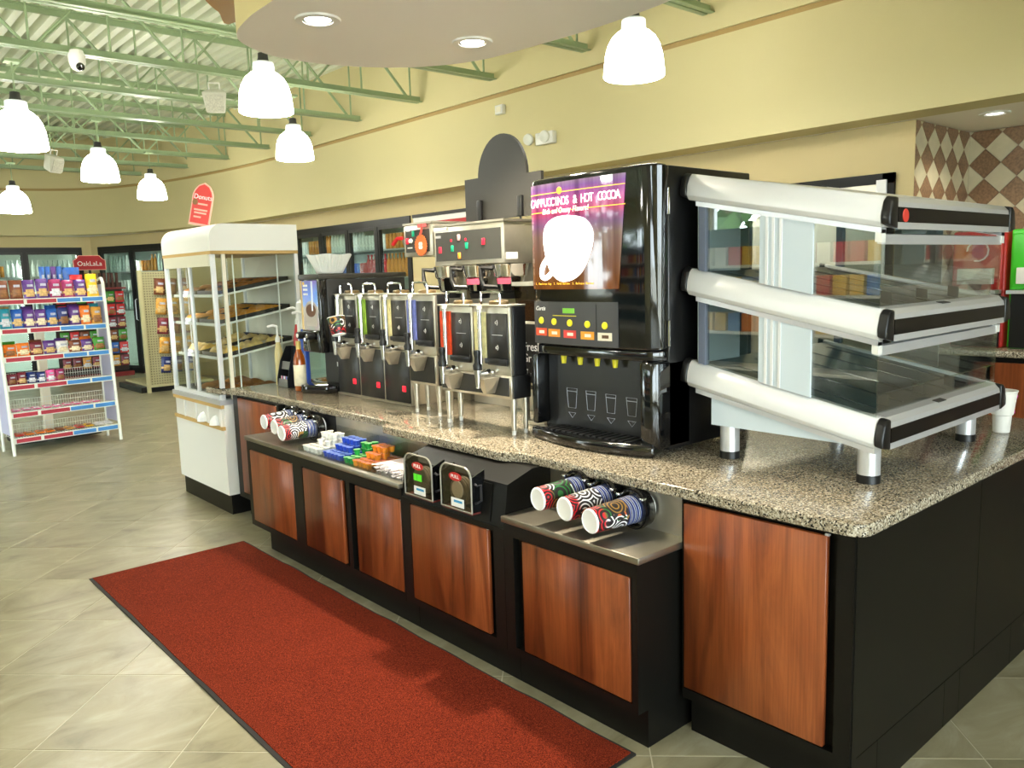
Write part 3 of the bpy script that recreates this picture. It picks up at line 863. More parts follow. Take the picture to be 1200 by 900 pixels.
# ---- cup dispensers and cups
def cupmat():
    m, nt, b = newmat('cup_print')
    tc = nt.nodes.new('ShaderNodeTexCoord')
    sp = nt.nodes.new('ShaderNodeSeparateXYZ'); nt.links.new(tc.outputs['Object'], sp.inputs[0])
    # angle round the cup, length along it (cup axis is local +x, bottom at 0)
    at = nt.nodes.new('ShaderNodeMath'); at.operation = 'ARCTAN2'; nt.links.new(sp.outputs['Z'], at.inputs[0]); nt.links.new(sp.outputs['Y'], at.inputs[1])
    cmb = nt.nodes.new('ShaderNodeCombineXYZ')
    ml = nt.nodes.new('ShaderNodeMath'); ml.operation = 'MULTIPLY'; ml.inputs[1].default_value = 0.045
    nt.links.new(at.outputs[0], ml.inputs[0]); nt.links.new(ml.outputs[0], cmb.inputs[0]); nt.links.new(sp.outputs['X'], cmb.inputs[1])
    oi = nt.nodes.new('ShaderNodeObjectInfo')
    ad = nt.nodes.new('ShaderNodeMath'); ad.operation = 'MULTIPLY'; ad.inputs[1].default_value = 3.0
    nt.links.new(oi.outputs['Random'], ad.inputs[0]); nt.links.new(ad.outputs[0], cmb.inputs[2])
    vo = nt.nodes.new('ShaderNodeTexVoronoi'); vo.inputs['Scale'].default_value = 14; vo.voronoi_dimensions = '3D'
    nt.links.new(cmb.outputs[0], vo.inputs['Vector'])
    # rings round each cell centre
    rg = nt.nodes.new('ShaderNodeMath'); rg.operation = 'MULTIPLY'; rg.inputs[1].default_value = 36
    nt.links.new(vo.outputs['Distance'], rg.inputs[0])
    sn = nt.nodes.new('ShaderNodeMath'); sn.operation = 'SINE'; nt.links.new(rg.outputs[0], sn.inputs[0])
    st = nt.nodes.new('ShaderNodeMath'); st.operation = 'GREATER_THAN'; st.inputs[1].default_value = 0.42; nt.links.new(sn.outputs[0], st.inputs[0])
    sc = nt.nodes.new('ShaderNodeSeparateColor'); nt.links.new(vo.outputs['Color'], sc.inputs[0])
    hue = ramp(nt, [(0.0, (238, 238, 240)), (0.28, (150, 112, 50)), (0.52, (236, 236, 240)), (0.64, (30, 110, 50)), (0.82, (190, 90, 36))], 'CONSTANT')
    nt.links.new(sc.outputs[0], hue.inputs[0])
    mx = nt.nodes.new('ShaderNodeMix'); mx.data_type = 'RGBA'; mx.inputs[6].default_value = lin((24, 18, 22))
    nt.links.new(st.outputs[0], mx.inputs[0]); nt.links.new(hue.outputs[0], mx.inputs[7])
    # red near the foot, blue and white hoops near the mouth
    zone = ramp(nt, [(0.0, (0, 0, 0)), (0.5, (255, 255, 255))], 'LINEAR')
    mr = nt.nodes.new('ShaderNodeMapRange'); mr.inputs['From Min'].default_value = 0.035; mr.inputs['From Max'].default_value = 0.05
    nt.links.new(sp.outputs['X'], mr.inputs['Value'])
    redr = nt.nodes.new('ShaderNodeMix'); redr.data_type = 'RGBA'; redr.inputs[6].default_value = lin((40, 14, 18)); redr.inputs[7].default_value = lin((200, 26, 40))
    nt.links.new(st.outputs[0], redr.inputs[0])
    m2 = nt.nodes.new('ShaderNodeMix'); m2.data_type = 'RGBA'
    nt.links.new(mr.outputs[0], m2.inputs[0]); nt.links.new(redr.outputs[2], m2.inputs[6]); nt.links.new(mx.outputs[2], m2.inputs[7])
    hp = nt.nodes.new('ShaderNodeMath'); hp.operation = 'MULTIPLY'; hp.inputs[1].default_value = 330; nt.links.new(sp.outputs['X'], hp.inputs[0])
    hs = nt.nodes.new('ShaderNodeMath'); hs.operation = 'SINE'; nt.links.new(hp.outputs[0], hs.inputs[0])
    hr = ramp(nt, [(0.0, (30, 40, 90)), (0.35, (50, 90, 170)), (0.62, (235, 235, 240)), (0.8, (40, 34, 40))], 'CONSTANT')
    hm = nt.nodes.new('ShaderNodeMapRange'); hm.inputs['From Min'].default_value = -1; nt.links.new(hs.outputs[0], hm.inputs['Value']); nt.links.new(hm.outputs[0], hr.inputs[0])
    gz = nt.nodes.new('ShaderNodeMath'); gz.operation = 'GREATER_THAN'; gz.inputs[1].default_value = 0.145; nt.links.new(sp.outputs['X'], gz.inputs[0])
    m3 = nt.nodes.new('ShaderNodeMix'); m3.data_type = 'RGBA'
    nt.links.new(gz.outputs[0], m3.inputs[0]); nt.links.new(m2.outputs[2], m3.inputs[6]); nt.links.new(hr.outputs[0], m3.inputs[7])
    nt.links.new(m3.outputs[2], b.inputs['Base Color']); b.inputs['Roughness'].default_value = .4
    return m
CUPM = cupmat()
def cup_proto(L):
    m = MB().lathe([(.040, .0), (.0435, .003), (.0445, .006), (.054, L - .004), (.056, L - .004), (.056, L), (.05, L)], (0, 0, 0), 28, axis=(1, 0, 0), mis=[1, 1, 0, 1, 1, 1])
    m.lathe([(.0001, .004), (.041, .004), (.041, .0)], (0, 0, 0), 28, axis=(1, 0, 0), mi=1)
    return m
def cup(loc, L, lb, aim):
    o = single('paper_cup', cup_proto(L), [CUPM, WHITEP], lb, 'cup', 'printed paper cups in the ledge dispensers', smooth=True)
    d = Vector(aim).normalized()
    # the mesh was recentred: shift back so that the cup foot sits at loc
    me = o.data; off = Vector((L / 2, 0, -.056))
    for v in me.vertices: v.co += off
    r = Matrix(((d.x, -d.y, 0), (d.y, d.x, 0), (0, 0, 1))).to_4x4() @ Matrix.Rotation(-math.asin(d.z), 4, 'Y')
    o.matrix_basis = Matrix.Translation(loc) @ r
    f = thing('cup_dispenser', lb.replace('printed paper cup', 'round black cup dispenser holding the cup'), 'cup dispenser', Vector(loc) + d * L * .72, 0, 'black cup dispensers in the ledge')
    c = Vector(loc) + d * (L * .74)
    part('tube', MB().lathe([(.066, .02), (.066, .0), (.072, .0), (.072, .052)], c, 28, axis=d), BLACKG, f, smooth=True)
    part('flange', MB().lathe([(.066, .008), (.0745, .004), (.0765, .012), (.0765, .022), (.066, .026)], c, 32, axis=d), BLACKG, f, smooth=True)
    for s in (1, -1):
        q = c + Vector((0, s * .055, .046))
        part('clip', MB().box(q.x - .012, q.x + .012, q.y - .008, q.y + .008, q.z - .004, q.z + .006), CHROME, f, bevel=.002, seg=1)
AIM = (1, -.10, .02)
cup((2.0, 2.165, .822), .25, 'printed paper cup farthest left of three on the short ledge', AIM)
cup((2.0, 2.025, .812), .25, 'printed paper cup in the middle of three on the short ledge', AIM)
cup((1.985, 1.885, .800), .27, 'printed paper cup nearest the end cabinet on the short ledge', AIM)
cup((2.03, 4.60, .822), .23, 'printed paper cup farthest left above the creamer ledge', (1, .02, .01))
cup((2.02, 4.44, .812), .24, 'printed paper cup in the middle above the creamer ledge', (1, .02, .01))
cup((1.99, 4.285, .80), .26, 'printed paper cup beside the white creamers on the long ledge', (1, .02, .01))

# ---- creamers, stirrers and their clear bin
t = thing('condiment_bin', 'low clear acrylic bin of creamers and stirrers on the steel ledge', 'bin', (2.12, 3.63, .72))
m = MB(); z = .7215
part('base_sheet', MB().box(2.015, 2.255, 3.10, 4.13, z, z + .003), ACRYL, t)
part('front_lip', MB().box(2.012, 2.015, 3.10, 4.13, z, z + .03), ACRYL, t)
for yy in (3.10, 3.398, 3.665, 3.90, 4.127):
    part('divider', MB().prism([(2.015, z), (2.255, z), (2.255, z + .11), (2.20, z + .11), (2.015, z + .05)], yy, yy + .003, 'y'), ACRYL, t)
part('rear_sheet', MB().box(2.252, 2.255, 3.10, 4.13, z + .003, z + .11), ACRYL, t)
z += .0035
def creamer(body, lid, nm):
    m = MB().lathe([(.0001, 0), (.013, 0), (.0165, .026), (.0195, .027), (.0195, .029)], (0, 0, 0), 12)
    m.lathe([(.0195, .029), (.012, .0296), (.0001, .0296)], (0, 0, 0), 12, mi=1)
    return m.mesh('creamer', [body, lid], smooth=True)
def pile(y0, y1, me, lb, nm, cat, grp, step=.0405):
    ny = int((y1 - y0 - .005) / step); nx = 5
    for L in range(3):
        for i in range(L, nx - (L > 0)):
            for j in range(ny - (L > 0 and ny > 3)):
                if random.random() < .1 * (L > 0): continue
                o = bpy.data.objects.new(nm, me); COL.objects.link(o)
                o.location = (2.040 + i * .042 + (L > 0) * .02 + random.uniform(-.002, .002), y0 + .022 + j * step + (L > 0 and ny > 3) * .02, z + L * .030)
                o.rotation_euler = (0, 0, random.uniform(0, 6))
                tag(o, lb, cat, grp)
LIDM = mat('foil_lid', (226, 220, 212), .4); 
pile(3.905, 4.125, creamer(mat('white_pot', (238, 238, 236), .35), LIDM, 'w'), 'white creamer pot in the clear bin on the ledge', 'creamer_pot', 'creamer pot', 'white creamer pots')
pile(3.672, 3.898, creamer(mat('blue_pot', (38, 74, 190), .35), mat('blue_lid', (96, 120, 190), .35), 'b'), 'blue creamer pot in the clear bin on the ledge', 'creamer_pot', 'creamer pot', 'blue creamer pots')
pile(3.575, 3.672, creamer(mat('green_pot', (26, 150, 66), .35), mat('green_lid', (110, 170, 110), .35), 'g'), 'green creamer pot in the clear bin on the ledge', 'creamer_pot', 'creamer pot', 'green creamer pots')
pile(3.402, 3.575, creamer(mat('orange_pot', (232, 146, 34), .35), mat('brown_lid', (170, 90, 70), .35), 'o'), 'orange creamer pot in the clear bin on the ledge', 'creamer_pot', 'creamer pot', 'orange creamer pots')
sm = MB().box(-.095, .095, -.0055, .0055, 0, .004).mesh('stirrer_packet', mat('stirrer_paper', (232, 222, 224), .6))
for k in range(48):
    o = bpy.data.objects.new('stirrer_packet', sm); COL.objects.link(o)
    L = k // 12
    o.location = (2.135 + random.uniform(-.02, .02), 3.122 + (k % 12) * .022 + (L % 2) * .006, z + .001 + L * .010)
    o.rotation_euler = (0, random.uniform(-.03, .0), random.uniform(-.12, .12))
    tag(o, 'white paper wrapped stirrer in the right end of the ledge bin', 'stirrer', 'paper wrapped stirrers')

# ---- two lid bins on the sloped panel
def lidbin(y0, lb, extra):
    w = .205
    t = thing('lid_bin', lb, 'lid bin', (2.03, y0 + w / 2, .70))
    m = MB()
    prof = [(0, .0), (0, .155), (.02, .19), (.055, .205)]
    x0, x1 = 1.955, 2.11
    # clear front cover with rounded top corners
    fp = [(y0, .705)] + [(y0, .84)] + arc(y0 + .045, .845, .045, PI, PI / 2, 6) + arc(y0 + w - .045, .845, .045, PI / 2, 0, 6) + [(y0 + w, .705)]
    part('front_cover', MB().prism(fp, x0, x0 + .004, 'x'), SMOKE, t)
    part('rim', MB().tube([(x0, a, b) for a, b in fp], .004, 6, closed=True), mat('clear_rim', (150, 146, 134), .15), t)
    part('side_wall', MB().prism([(x0, .705), (2.003, .705), (2.019, .824), (2.026, .84), (2.026, .875), (x0, .85)], y0, y0 + .006, 'y'), BLACKG, t)
    part('side_wall', MB().prism([(x0, .705), (2.003, .705), (2.019, .824), (2.026, .84), (2.026, .875), (x0, .85)], y0 + w - .006, y0 + w, 'y'), BLACKG, t)
    part('floor_plate', MB().prism([(x0, .697), (1.999, .697), (2.001, .7045), (x0, .7045)], y0, y0 + w, 'y'), mat('maroon_plastic', (86, 30, 26), .4), t)
    part('lid_stack', MB().lathe([(.0001, 0), (.055, 0), (.06, .004), (.06, .008), (.05, .01)] * 1 + [(.06, .014), (.06, .02), (.05, .022), (.06, .028), (.06, .036), (.0001, .036)], (1.967, y0 + w / 2, .775), 24, axis=(1, 0, 0)), mat('grey_cup_lid', (120, 116, 106), .35), t, smooth=True)
    ov = part('pull_label', MB().prism([(y0 + w * .50 + a, .842 + b) for a, b in arc(0, 0, .042, 0, 2 * PI, 20, .018)[:-1]], x0 - .0025, x0 - .0005, 'x'), RED, t)
    text('PULL', .021, (x0 - .003, y0 + w * .50, .842), WHITEP, t, sx=1.2)
    lb2 = part('size_label', MB().box(x0 - .002, x0 - .0005, y0 + .05, y0 + .135, .715, .752), WHITEP, t)
    part('size_mark', MB().box(x0 - .003, x0 - .0021, y0 + .06, y0 + .115, .734, .744), mat('sky_print', (60, 150, 200), .5), t)
    if extra == 'green':
        part('green_sticker', MB().box(x0 - .0015, x0 - .0002, y0 + .075, y0 + .135, .776, .806), mat('lime_sticker', (90, 230, 40), .5), t)
        part('sticker_fold', MB().box(x0 - .0022, x0 - .0016, y0 + .108, y0 + .110, .776, .806), mat('lime_dark', (50, 160, 30), .5), t)
    else:
        part('white_lid', MB().lathe([(.0001, -.004), (.036, -.004), (.038, 0), (.038, .004)], (x0 + .012, y0 + .105, .785), 24, axis=(1, 0, 0)), WHITEP, t, smooth=True)
    part('handle', MB().tube([(1.972, y0 - .002, .825), (1.972, y0 - .018, .82), (1.992, y0 - .018, .82), (1.992, y0 - .018, .755), (1.972, y0 - .018, .75), (1.972, y0 - .002, .745)], .005, 6), mat('bin_handle', (120, 124, 140) if extra != 'green' else (40, 40, 44), .3), t)
lidbin(2.775, 'smoked lid bin with a red PULL label and lime green sticker', 'green')
lidbin(2.505, 'smoked lid bin with a red PULL label and a white lid inside', 'white')
# ================================================================== things on the counter
CT = 0.9205
# ---- three tier heated display
SLP = 0.20; YF, YB = 1.165, 1.945; X0, X1 = 2.62, 3.76
t = thing('food_warmer', 'three tier sloped glass food warmer in pale aluminium with black front bars', 'food warmer', ((X0 + X1) / 2, 1.5, CT))
TIERS = [(1.144, .102), (1.505, .102), (1.866, .10)]     # top of the rail at the front edge, rail height
def sh(m):
    return m.warp(lambda x, y, z: (x, y, z + SLP * (y - YF)))
SMK = glassmat('coated_glass', (246, 250, 248), 2.6)
TRAY = mat('warmer_tray', (52, 50, 44), .28)
EMBL = mat('emblem_red', (200, 60, 50), .4)
for k, (zt, hh) in enumerate(TIERS):
    zb = zt - hh
    # side rails: rounded extrusions
    for s, xa, xb in ((0, X0, X0 + .06), (1, X1 - .06, X1)):
        if s == 0: pr = [(xa + .06, zb), (xa + .012, zb), (xa, zb + .018), (xa + .004, zb + .055), (xa + .018, zt - .014), (xa + .034, zt), (xa + .06, zt)]
        else: pr = [(xb - .06, zb), (xb - .012, zb), (xb, zb + .018), (xb - .004, zb + .055), (xb - .018, zt - .014), (xb - .034, zt), (xb - .06, zt)]
        part('side_rail', sh(MB().prism(pr, YF + .028, YB, 'y')), ALUW, t, bevel=.003)
        part('glazing_bead', sh(MB().box(xa + .012, xb - .012, YF + .03, YB - .035, zb - .018, zb - .0005)), ALU, t)
        # black end caps front and back
        cx = (xa + xb) / 2
        cp = [(xa + .058 if s == 0 else xb - .058, zb)] + [(xa - .002 if s == 0 else xb + .002, zb + .012), ((xa - .003) if s == 0 else xb + .003, zb + .04), (xa + .012 if s == 0 else xb - .012, zt - .014), (xa + .034 if s == 0 else xb - .034, zt + .001), (xa + .058 if s == 0 else xb - .058, zt + .001)]
        part('end_cap', sh(MB().prism(cp, YF - .004, YF + .0275, 'y')), BLACKP, t, bevel=.006)
        part('rear_cap', sh(MB().prism(cp, YB + .0005, YB + .03, 'y')), BLACKP, t, bevel=.006)
    # front bar: silver top, black face, silver lower bead
    part('front_bar_top', sh(MB().prism([(YF + .06, zt), (YF + .02, zt), (YF + .004, zt - .014), (YF + .001, zt - .03), (YF + .06, zt - .03)], X0 + .064, X1 - .064, 'x')), ALU, t)
    fb = part('front_bar_face', sh(MB().box(X0 + .064, X1 - .064, YF - .001, YF + .06, zb + .022, zt - .0305)), mat('bar_black', (10, 9, 9), .35, spec=.25), t)
    part('front_bar_bead', sh(MB().box(X0 + .064, X1 - .064, YF, YF + .06, zb, zb + .0215)), ALU, t)
    if k == 2:
        part('round_emblem', sh(MB().lathe([(.0001, .002), (.021, .002), (.022, 0)], (X0 + .115, YF - .0012, zt - .056), 20, axis=(0, -1, 0))), EMBL, t)
    else:
        part('badge', sh(MB().box(3.10, 3.17, YF + .012, YF + .035, zt + .0005, zt + .003)), DKGREY, t)
    if k == 2:
        part('roof_sheet', sh(MB().box(X0 + .06, X1 - .06, YF + .06, YB, zt - .04, zt - .002)), ALUW, t)
    else:
        tr = part('shelf_tray', sh(MB().box(X0 + .062, X1 - .062, YF + .062, YB, zt - .06, zt - .012)), TRAY, t)
        for q in range(5):
            xx = X0 + .16 + q * .2
            part('wire', sh(MB().tube([(xx, YF + .09, zt - .005), (xx, YB - .08, zt - .005)], .003, 6)), CHROME, tr)
        for q in range(3):
            xx = X0 + .26 + q * .3
            part('divider_peg', sh(MB().box(xx, xx + .006, YF + .10, YF + .14, zt - .012, zt + .03)), DKGREY, tr)
        part('front_lip_glass', sh(MB().box(X0 + .075, X1 - .075, YF + .052, YF + .058, zt + .001, zt + .065)), SMK, t)
# uprights and panes
zf = lambda z, y: z + SLP * (y - YF)
for k in range(2):
    zlo = TIERS[k][0]; zhi = TIERS[k + 1][0] - TIERS[k + 1][1] - .018
    for s, xx in ((0, X0 + .026), (1, X1 - .032)):
        part('side_pane', sh(MB().box(xx, xx + .006, YF + .035, YB - .04, zlo + .001, zhi)), SMK, t)
        xo = xx - .010 if s == 0 else xx + .007
        pl = part('side_plate', sh(MB().box(xo, xo + .009, 1.43, 1.635, zlo + .001, zhi)), PALEBLUE, t)
        for yy in (1.545, 1.575, 1.60):
            xr = xo - .004 if s == 0 else xo + .0095
            part('rib', sh(MB().box(xr, xr + .0038, yy, yy + .010, zlo + .001, zhi)), ALUW, pl)
        part('rear_post', sh(MB().box(xx - .01, xx + .02, YB - .075, YB - .045, zlo, zhi + .018)), mat('slate_post', (96, 104, 122), .4), t)
        part('front_clip', sh(MB().box(xx - .012, xx + .02, YF + .03, YF + .05, zhi - .03, zhi + .012)), WHITE, t)
    part('front_rail', sh(MB().box(X0 + .03, X1 - .03, YF + .034, YF + .05, zhi - .036, zhi - .004)), ALU, t)
    part('front_pane', sh(MB().box(X0 + .03, X1 - .03, YF + .038, YF + .044, zlo + .07, zhi - .0365)), GLASS, t)
    part('inner_panel', sh(MB().box(X0 + .06, X0 + .34, YB - .02, YB - .01, zlo - .01, zhi + .03)), PALEBLUE, t)
# base skirt and legs
zb3 = TIERS[0][0] - TIERS[0][1]
part('skirt', MB().prism([(1.25, 1.047), (1.848, 1.050), (1.848, zf(zb3, 1.848) - .001), (1.25, zf(zb3, 1.25) - .001)], X0 + .03, X1 - .03, 'x'), PALEBLUE, t)
for (xx, yy) in ((2.69, 1.79), (2.68, 1.234), (3.58, 1.25), (3.58, 1.79)):
    lg = part('leg', MB().frustum((xx, yy, CT + .029), (xx, yy, 1.049), .037, n=28), ALU, t, smooth=True)
    part('foot', MB().frustum((xx, yy, CT), (xx, yy, CT + .0285), .039, n=28), BLACKP, lg, smooth=True)

# ---- cappuccino machine
yL, yR = 2.695, 1.985; yc = (yL + yR) / 2; hw = (yL - yR) / 2
t = thing('cappuccino_machine', 'tall glossy black hot drink machine with a glowing purple and brown front', 'drink machine', (2.78, yc, CT))
def xf(y, b=.02):
    u = (y - yc) / hw
    return 2.478 - b * (1 - u * u) + .10 * max(0, abs(u) - .86) ** 2 * 20
def fstrip(y0, y1, z0, z1, off, n=16, th=.012, b=.02, tilt=0.0):
    m = MB(); vs = []
    for i in range(n + 1):
        y = y0 + (y1 - y0) * i / n
        x = xf(y, b) + off
        vs += [(x + tilt, y, z0), (x, y, z1), (x + th, y, z1), (x + th + tilt, y, z0)]
    fs = []
    for i in range(n):
        a = 4 * i; c = a + 4
        for q in range(4):
            fs.append((a + q, a + (q + 1) % 4, c + (q + 1) % 4, c + q))
    fs += [(0, 1, 2, 3), (4 * n, 4 * n + 3, 4 * n + 2, 4 * n + 1)]
    return m.add(vs, fs)
part('housing', MB().box(2.56, 3.12, yR, yL, CT + .02, 2.055), mat('black_side_panel', (17, 17, 18), .3), t, bevel=.006)
dp = [(xf(yR + (yL - yR) * i / 24), yR + (yL - yR) * i / 24) for i in range(25)]
part('upper_door', MB().prism(dp + [(2.559, yL), (2.559, yR)], 1.345, 2.06, 'z'), BLACKG, t, bevel=.012, seg=3)
hg = MB()
for zz in (1.92, 1.41):
    hg.frustum((2.556, yR - .004, zz - .05), (2.556, yR - .004, zz + .05), .006, n=10)
part('hinge', hg, CHROME, t)
# side pillar fairing on the right front
part('fairing', MB().lathe([(.03, 0), (.034, .25), (.04, .5), (.045, .70), (.0001, .71)], (2.53, yR + .03, 1.35), 20), BLACKG, t, smooth=True)
def artmat():
    m, nt, b = newmat('backlit_artwork')
    tc = nt.nodes.new('ShaderNodeTexCoord'); sp = nt.nodes.new('ShaderNodeSeparateXYZ'); nt.links.new(tc.outputs['Object'], sp.inputs[0])
    mr = nt.nodes.new('ShaderNodeMapRange'); mr.inputs['From Min'].default_value = 1.58 - CT; mr.inputs['From Max'].default_value = 2.045 - CT
    nt.links.new(sp.outputs['Z'], mr.inputs['Value'])
    r = ramp(nt, [(0.0, (104, 60, 22)), (0.12, (110, 72, 42)), (0.3, (112, 86, 72)), (0.5, (124, 102, 98)), (0.60, (116, 84, 124)), (0.66, (140, 74, 124)), (0.70, (178, 72, 116)), (0.8, (184, 92, 150)), (0.86, (160, 88, 158)), (0.93, (128, 92, 162)), (1.0, (146, 130, 148))])
    nt.links.new(mr.outputs[0], r.inputs[0])
    mp = nt.nodes.new('ShaderNodeMapping'); mp.inputs['Scale'].default_value = (1, 9, .5); nt.links.new(tc.outputs['Object'], mp.inputs[0])
    n = nt.nodes.new('ShaderNodeTexNoise'); n.inputs['Scale'].default_value = 2.2; n.inputs['Detail'].default_value = 5; nt.links.new(mp.outputs[0], n.inputs['Vector'])
    r2 = ramp(nt, [(0.32, (150, 130, 130)), (0.55, (235, 225, 215)), (0.72, (255, 255, 255))]); nt.links.new(n.outputs['Fac'], r2.inputs[0])
    mx = nt.nodes.new('ShaderNodeMix'); mx.data_type = 'RGBA'; mx.blend_type = 'MULTIPLY'; mx.inputs[0].default_value = .8
    nt.links.new(r.outputs[0], mx.inputs[6]); nt.links.new(r2.outputs[0], mx.inputs[7])
    nt.links.new(mx.outputs[2], b.inputs['Base Color']); nt.links.new(mx.outputs[2], b.inputs['Emission Color'])
    b.inputs['Emission Strength'].default_value = .6; b.inputs['Roughness'].default_value = .06; b.inputs['Coat Weight'].default_value = .5
    return m
art = fstrip(2.155, 2.672, 1.588, 2.035, -.006, 20, .006)
# slanted right edge, rounded lower corners
def artwarp(x, y, z):
    k = (z - 1.588) / .447
    if y < 2.4:
        y2 = 2.4 + (y - 2.4) * (1.0 + .16 * k * k)
    else: y2 = y
    if k < .02: z = z + .02 * max(0, (abs(y - 2.4) - .2) / .28) ** 2 * 1.0
    return (x + (xf(y2) - xf(y)), y2, z)
ar = part('lit_front', art.warp(artwarp), artmat(), t)
MUG = mat('lit_white_mug', (255, 255, 255), .3, emit=2.2, ecol=(255, 250, 240))
mp_ = [(2.42, 1.895), (2.337, 1.88), (2.291, 1.845), (2.278, 1.797), (2.298, 1.729), (2.343, 1.661), (2.403, 1.627), (2.474, 1.623), (2.535, 1.665), (2.565, 1.732), (2.578, 1.805), (2.56, 1.86), (2.501, 1.89)]
cm = catmull(mp_ + [mp_[0]], 4)[:-1]
def curved(poly, off, th, parent, mt, name):
    m = MB().prism(poly, 0, th, 'x')
    m.warp(lambda x, y, z: (xf(y) - off + x, y, z))
    return part(name, m, mt, parent)
mg = curved([(y, z) for y, z in cm], .010, .004, ar, MUG, 'mug_picture')
hd = [(xf(y) - .009, y, z) for y, z in catmull([(2.549, 1.724), (2.582, 1.69), (2.592, 1.658), (2.582, 1.638), (2.552, 1.642), (2.51, 1.672)], 5)]
part('mug_handle_picture', MB().tube(hd, .011, 8), MUG, ar, smooth=True)
LIT = mat('lit_lettering', (255, 252, 235), .4, emit=1.6)
LITO = mat('lit_orange_lettering', (255, 190, 60), .4, emit=.9)
def ctext(s, size, y, z, m_, sx=1.0, sh_=0.0, total=None):
    # lay letters one by one on the curved front
    W = total; n = len(s)
    for i, ch in enumerate(s):
        if ch == ' ': continue
        yy = y + W / 2 - W * (i + .5) / n
        sl_ = (xf(yy + .005) - xf(yy - .005)) / .01
        r = Vector((-sl_, -1, 0)).normalized()
        text(ch, size, (xf(yy) - .0075, yy, z), m_, ar, face=(r, Vector((0, 0, 1))), sx=sx, shear=sh_)
ctext('CAPPUCCINOS & HOT COCOA', .05, 2.40, 1.955, LIT, .78, 0, .525)
ctext('Rich and Creamy Flavors!', .032, 2.44, 1.918, LIT, .8, .2, .28)
ctext('1. Position Cup  2. Hold Button  3. Release Button', .013, 2.46, 1.612, LITO, .85, 0, .36)
for zz in (1.992, 1.915):
    part('orange_rule', fstrip(2.115, 2.672, zz, zz + .003, -.0075, 20, .0012), LITO, ar)
part('gold_crest', MB().lathe([(.0001, .002), (.013, .002), (.015, 0)], (xf(2.45) - .0075, 2.47, 2.0), 16, axis=(-1, 0, 0)), LITO, ar)
# control panel
part('lower_door', MB().prism([(xf(y_) + .012, y_) for y_ in [yR + (yL - yR) * i / 24 for i in range(25)]] + [(2.559, yL), (2.559, yR)], 1.30, 1.3445, 'z'), BLACKG, t, bevel=.008)
cp = part('control_panel', fstrip(2.160, 2.668, 1.352, 1.535, -.005, 16, .006), mat('control_grey', (66, 66, 68), .4), t)
part('panel_groove', fstrip(2.27, 2.272, 1.40, 1.525, -.0065, 2, .002), BLACKP, cp)
part('display', fstrip(2.395, 2.465, 1.487, 1.508, -.0072, 4, .003), mat('lcd_green', (110, 170, 60), .2, emit=.35), cp)
for i, (yy, cc, wds) in enumerate(((2.618, (224, 84, 50), ''), (2.532, (236, 146, 50), ''), (2.433, (214, 66, 60), ''), (2.330, (238, 160, 44), ''), (2.235, (228, 220, 200), ''))):
    part('button', MB().lathe([(.0001, .006), (.013, .006), (.015, .003), (.015, 0)], (xf(yy) - .005, yy - .01, 1.452 - i * .003), 18, axis=(-1, 0, 0)), YELLOW, cp, smooth=True)
    lb_ = part('flavour_label', fstrip(yy - .046, yy + .028, 1.386 - i * .002, 1.419 - i * .002, -.0072, 4, .003), mat('flavour_%d' % i, cc, .45), cp)
    part('label_print', fstrip(yy - .030, yy + .005, 1.396 - i * .002, 1.409 - i * .002, -.0079, 3, .001), mat('print_pale', (244, 226, 210), .5) if i < 4 else mat('print_brown', (90, 60, 34), .5), lb_)
text('Curtis', .026, (xf(2.62) - .0075, 2.612, 1.505), WHITEP, cp, face=(Vector((-.085, -1, 0)).normalized(), Vector((0, 0, 1))), shear=.3)
part('caption', fstrip(2.385, 2.53, 1.4745, 1.477, -.0062, 6, .002), YELLOW, cp)
# dispensing bay
part('bay_side', MB().box(2.475, 2.56, yL - .035, yL, CT + .06, 1.30), BLACKG, t, bevel=.01)
part('bay_side', MB().prism([(2.50, yR), (2.475, yR + .02), (2.47, yR + .075), (2.50, yR + .08), (2.70, yR + .08), (2.70, yR)], CT + .03, 1.30, 'z'), BLACKG, t, bevel=.008)
bk = part('bay_back', MB().box(2.553, 2.559, yR + .085, yL - .036, CT + .05, 1.30), mat('bay_black', (26, 26, 27), .3), t)
for i in range(4):
    part('nozzle', MB().frustum((2.52, 2.53 - i * .10, 1.262), (2.52, 2.53 - i * .10, 1.299), .010, .014, 12), mat('nozzle_yellow', (210, 200, 40), .4), t)
ICON = mat('icon_grey', (170, 176, 190), .5)
for i in range(4):
    yy = 2.515 - i * .115; w = .032 - .003 * (i > 0); z0 = 1.060; hh = .088 - .004 * i; xx = 2.5515
    pts = [(xx, yy + w, z0 + hh), (xx, yy + w * .72, z0), (xx, yy - w * .72, z0), (xx, yy - w, z0 + hh)]
    m = MB().tube(pts, .0013, 4, closed=True); m.tube([(xx, yy + w * .96, z0 + hh - .014), (xx, yy - w * .96, z0 + hh - .014)], .0013, 4)
    m.tube([(xx, yy + .022, z0 - .022), (xx, yy - .022, z0 - .022), (xx, yy, z0 - .045)], .0013, 4, closed=True)
    part('cup_icon', m, ICON, bk)
tp = [(2.58, yR + .05)] + [(2.47 - .075 * (1 - ((y_ - yc) / (hw + .01)) ** 2) , y_) for y_ in [yR - .0 + (yL + .004 - yR) * i / 20 for i in range(21)]] + [(2.58, yL - .02)]
part('drip_tray', MB().prism(tp, CT, CT + .052, 'z'), BLACKG, t, bevel=.016, seg=3)
gr = MB()
for i in range(14):
    yy = yR + .11 + i * .036
    gr.box(2.44, 2.55, yy, yy + .022, CT + .052, CT + .057)
part('drip_grille', gr, BLACKP, t)

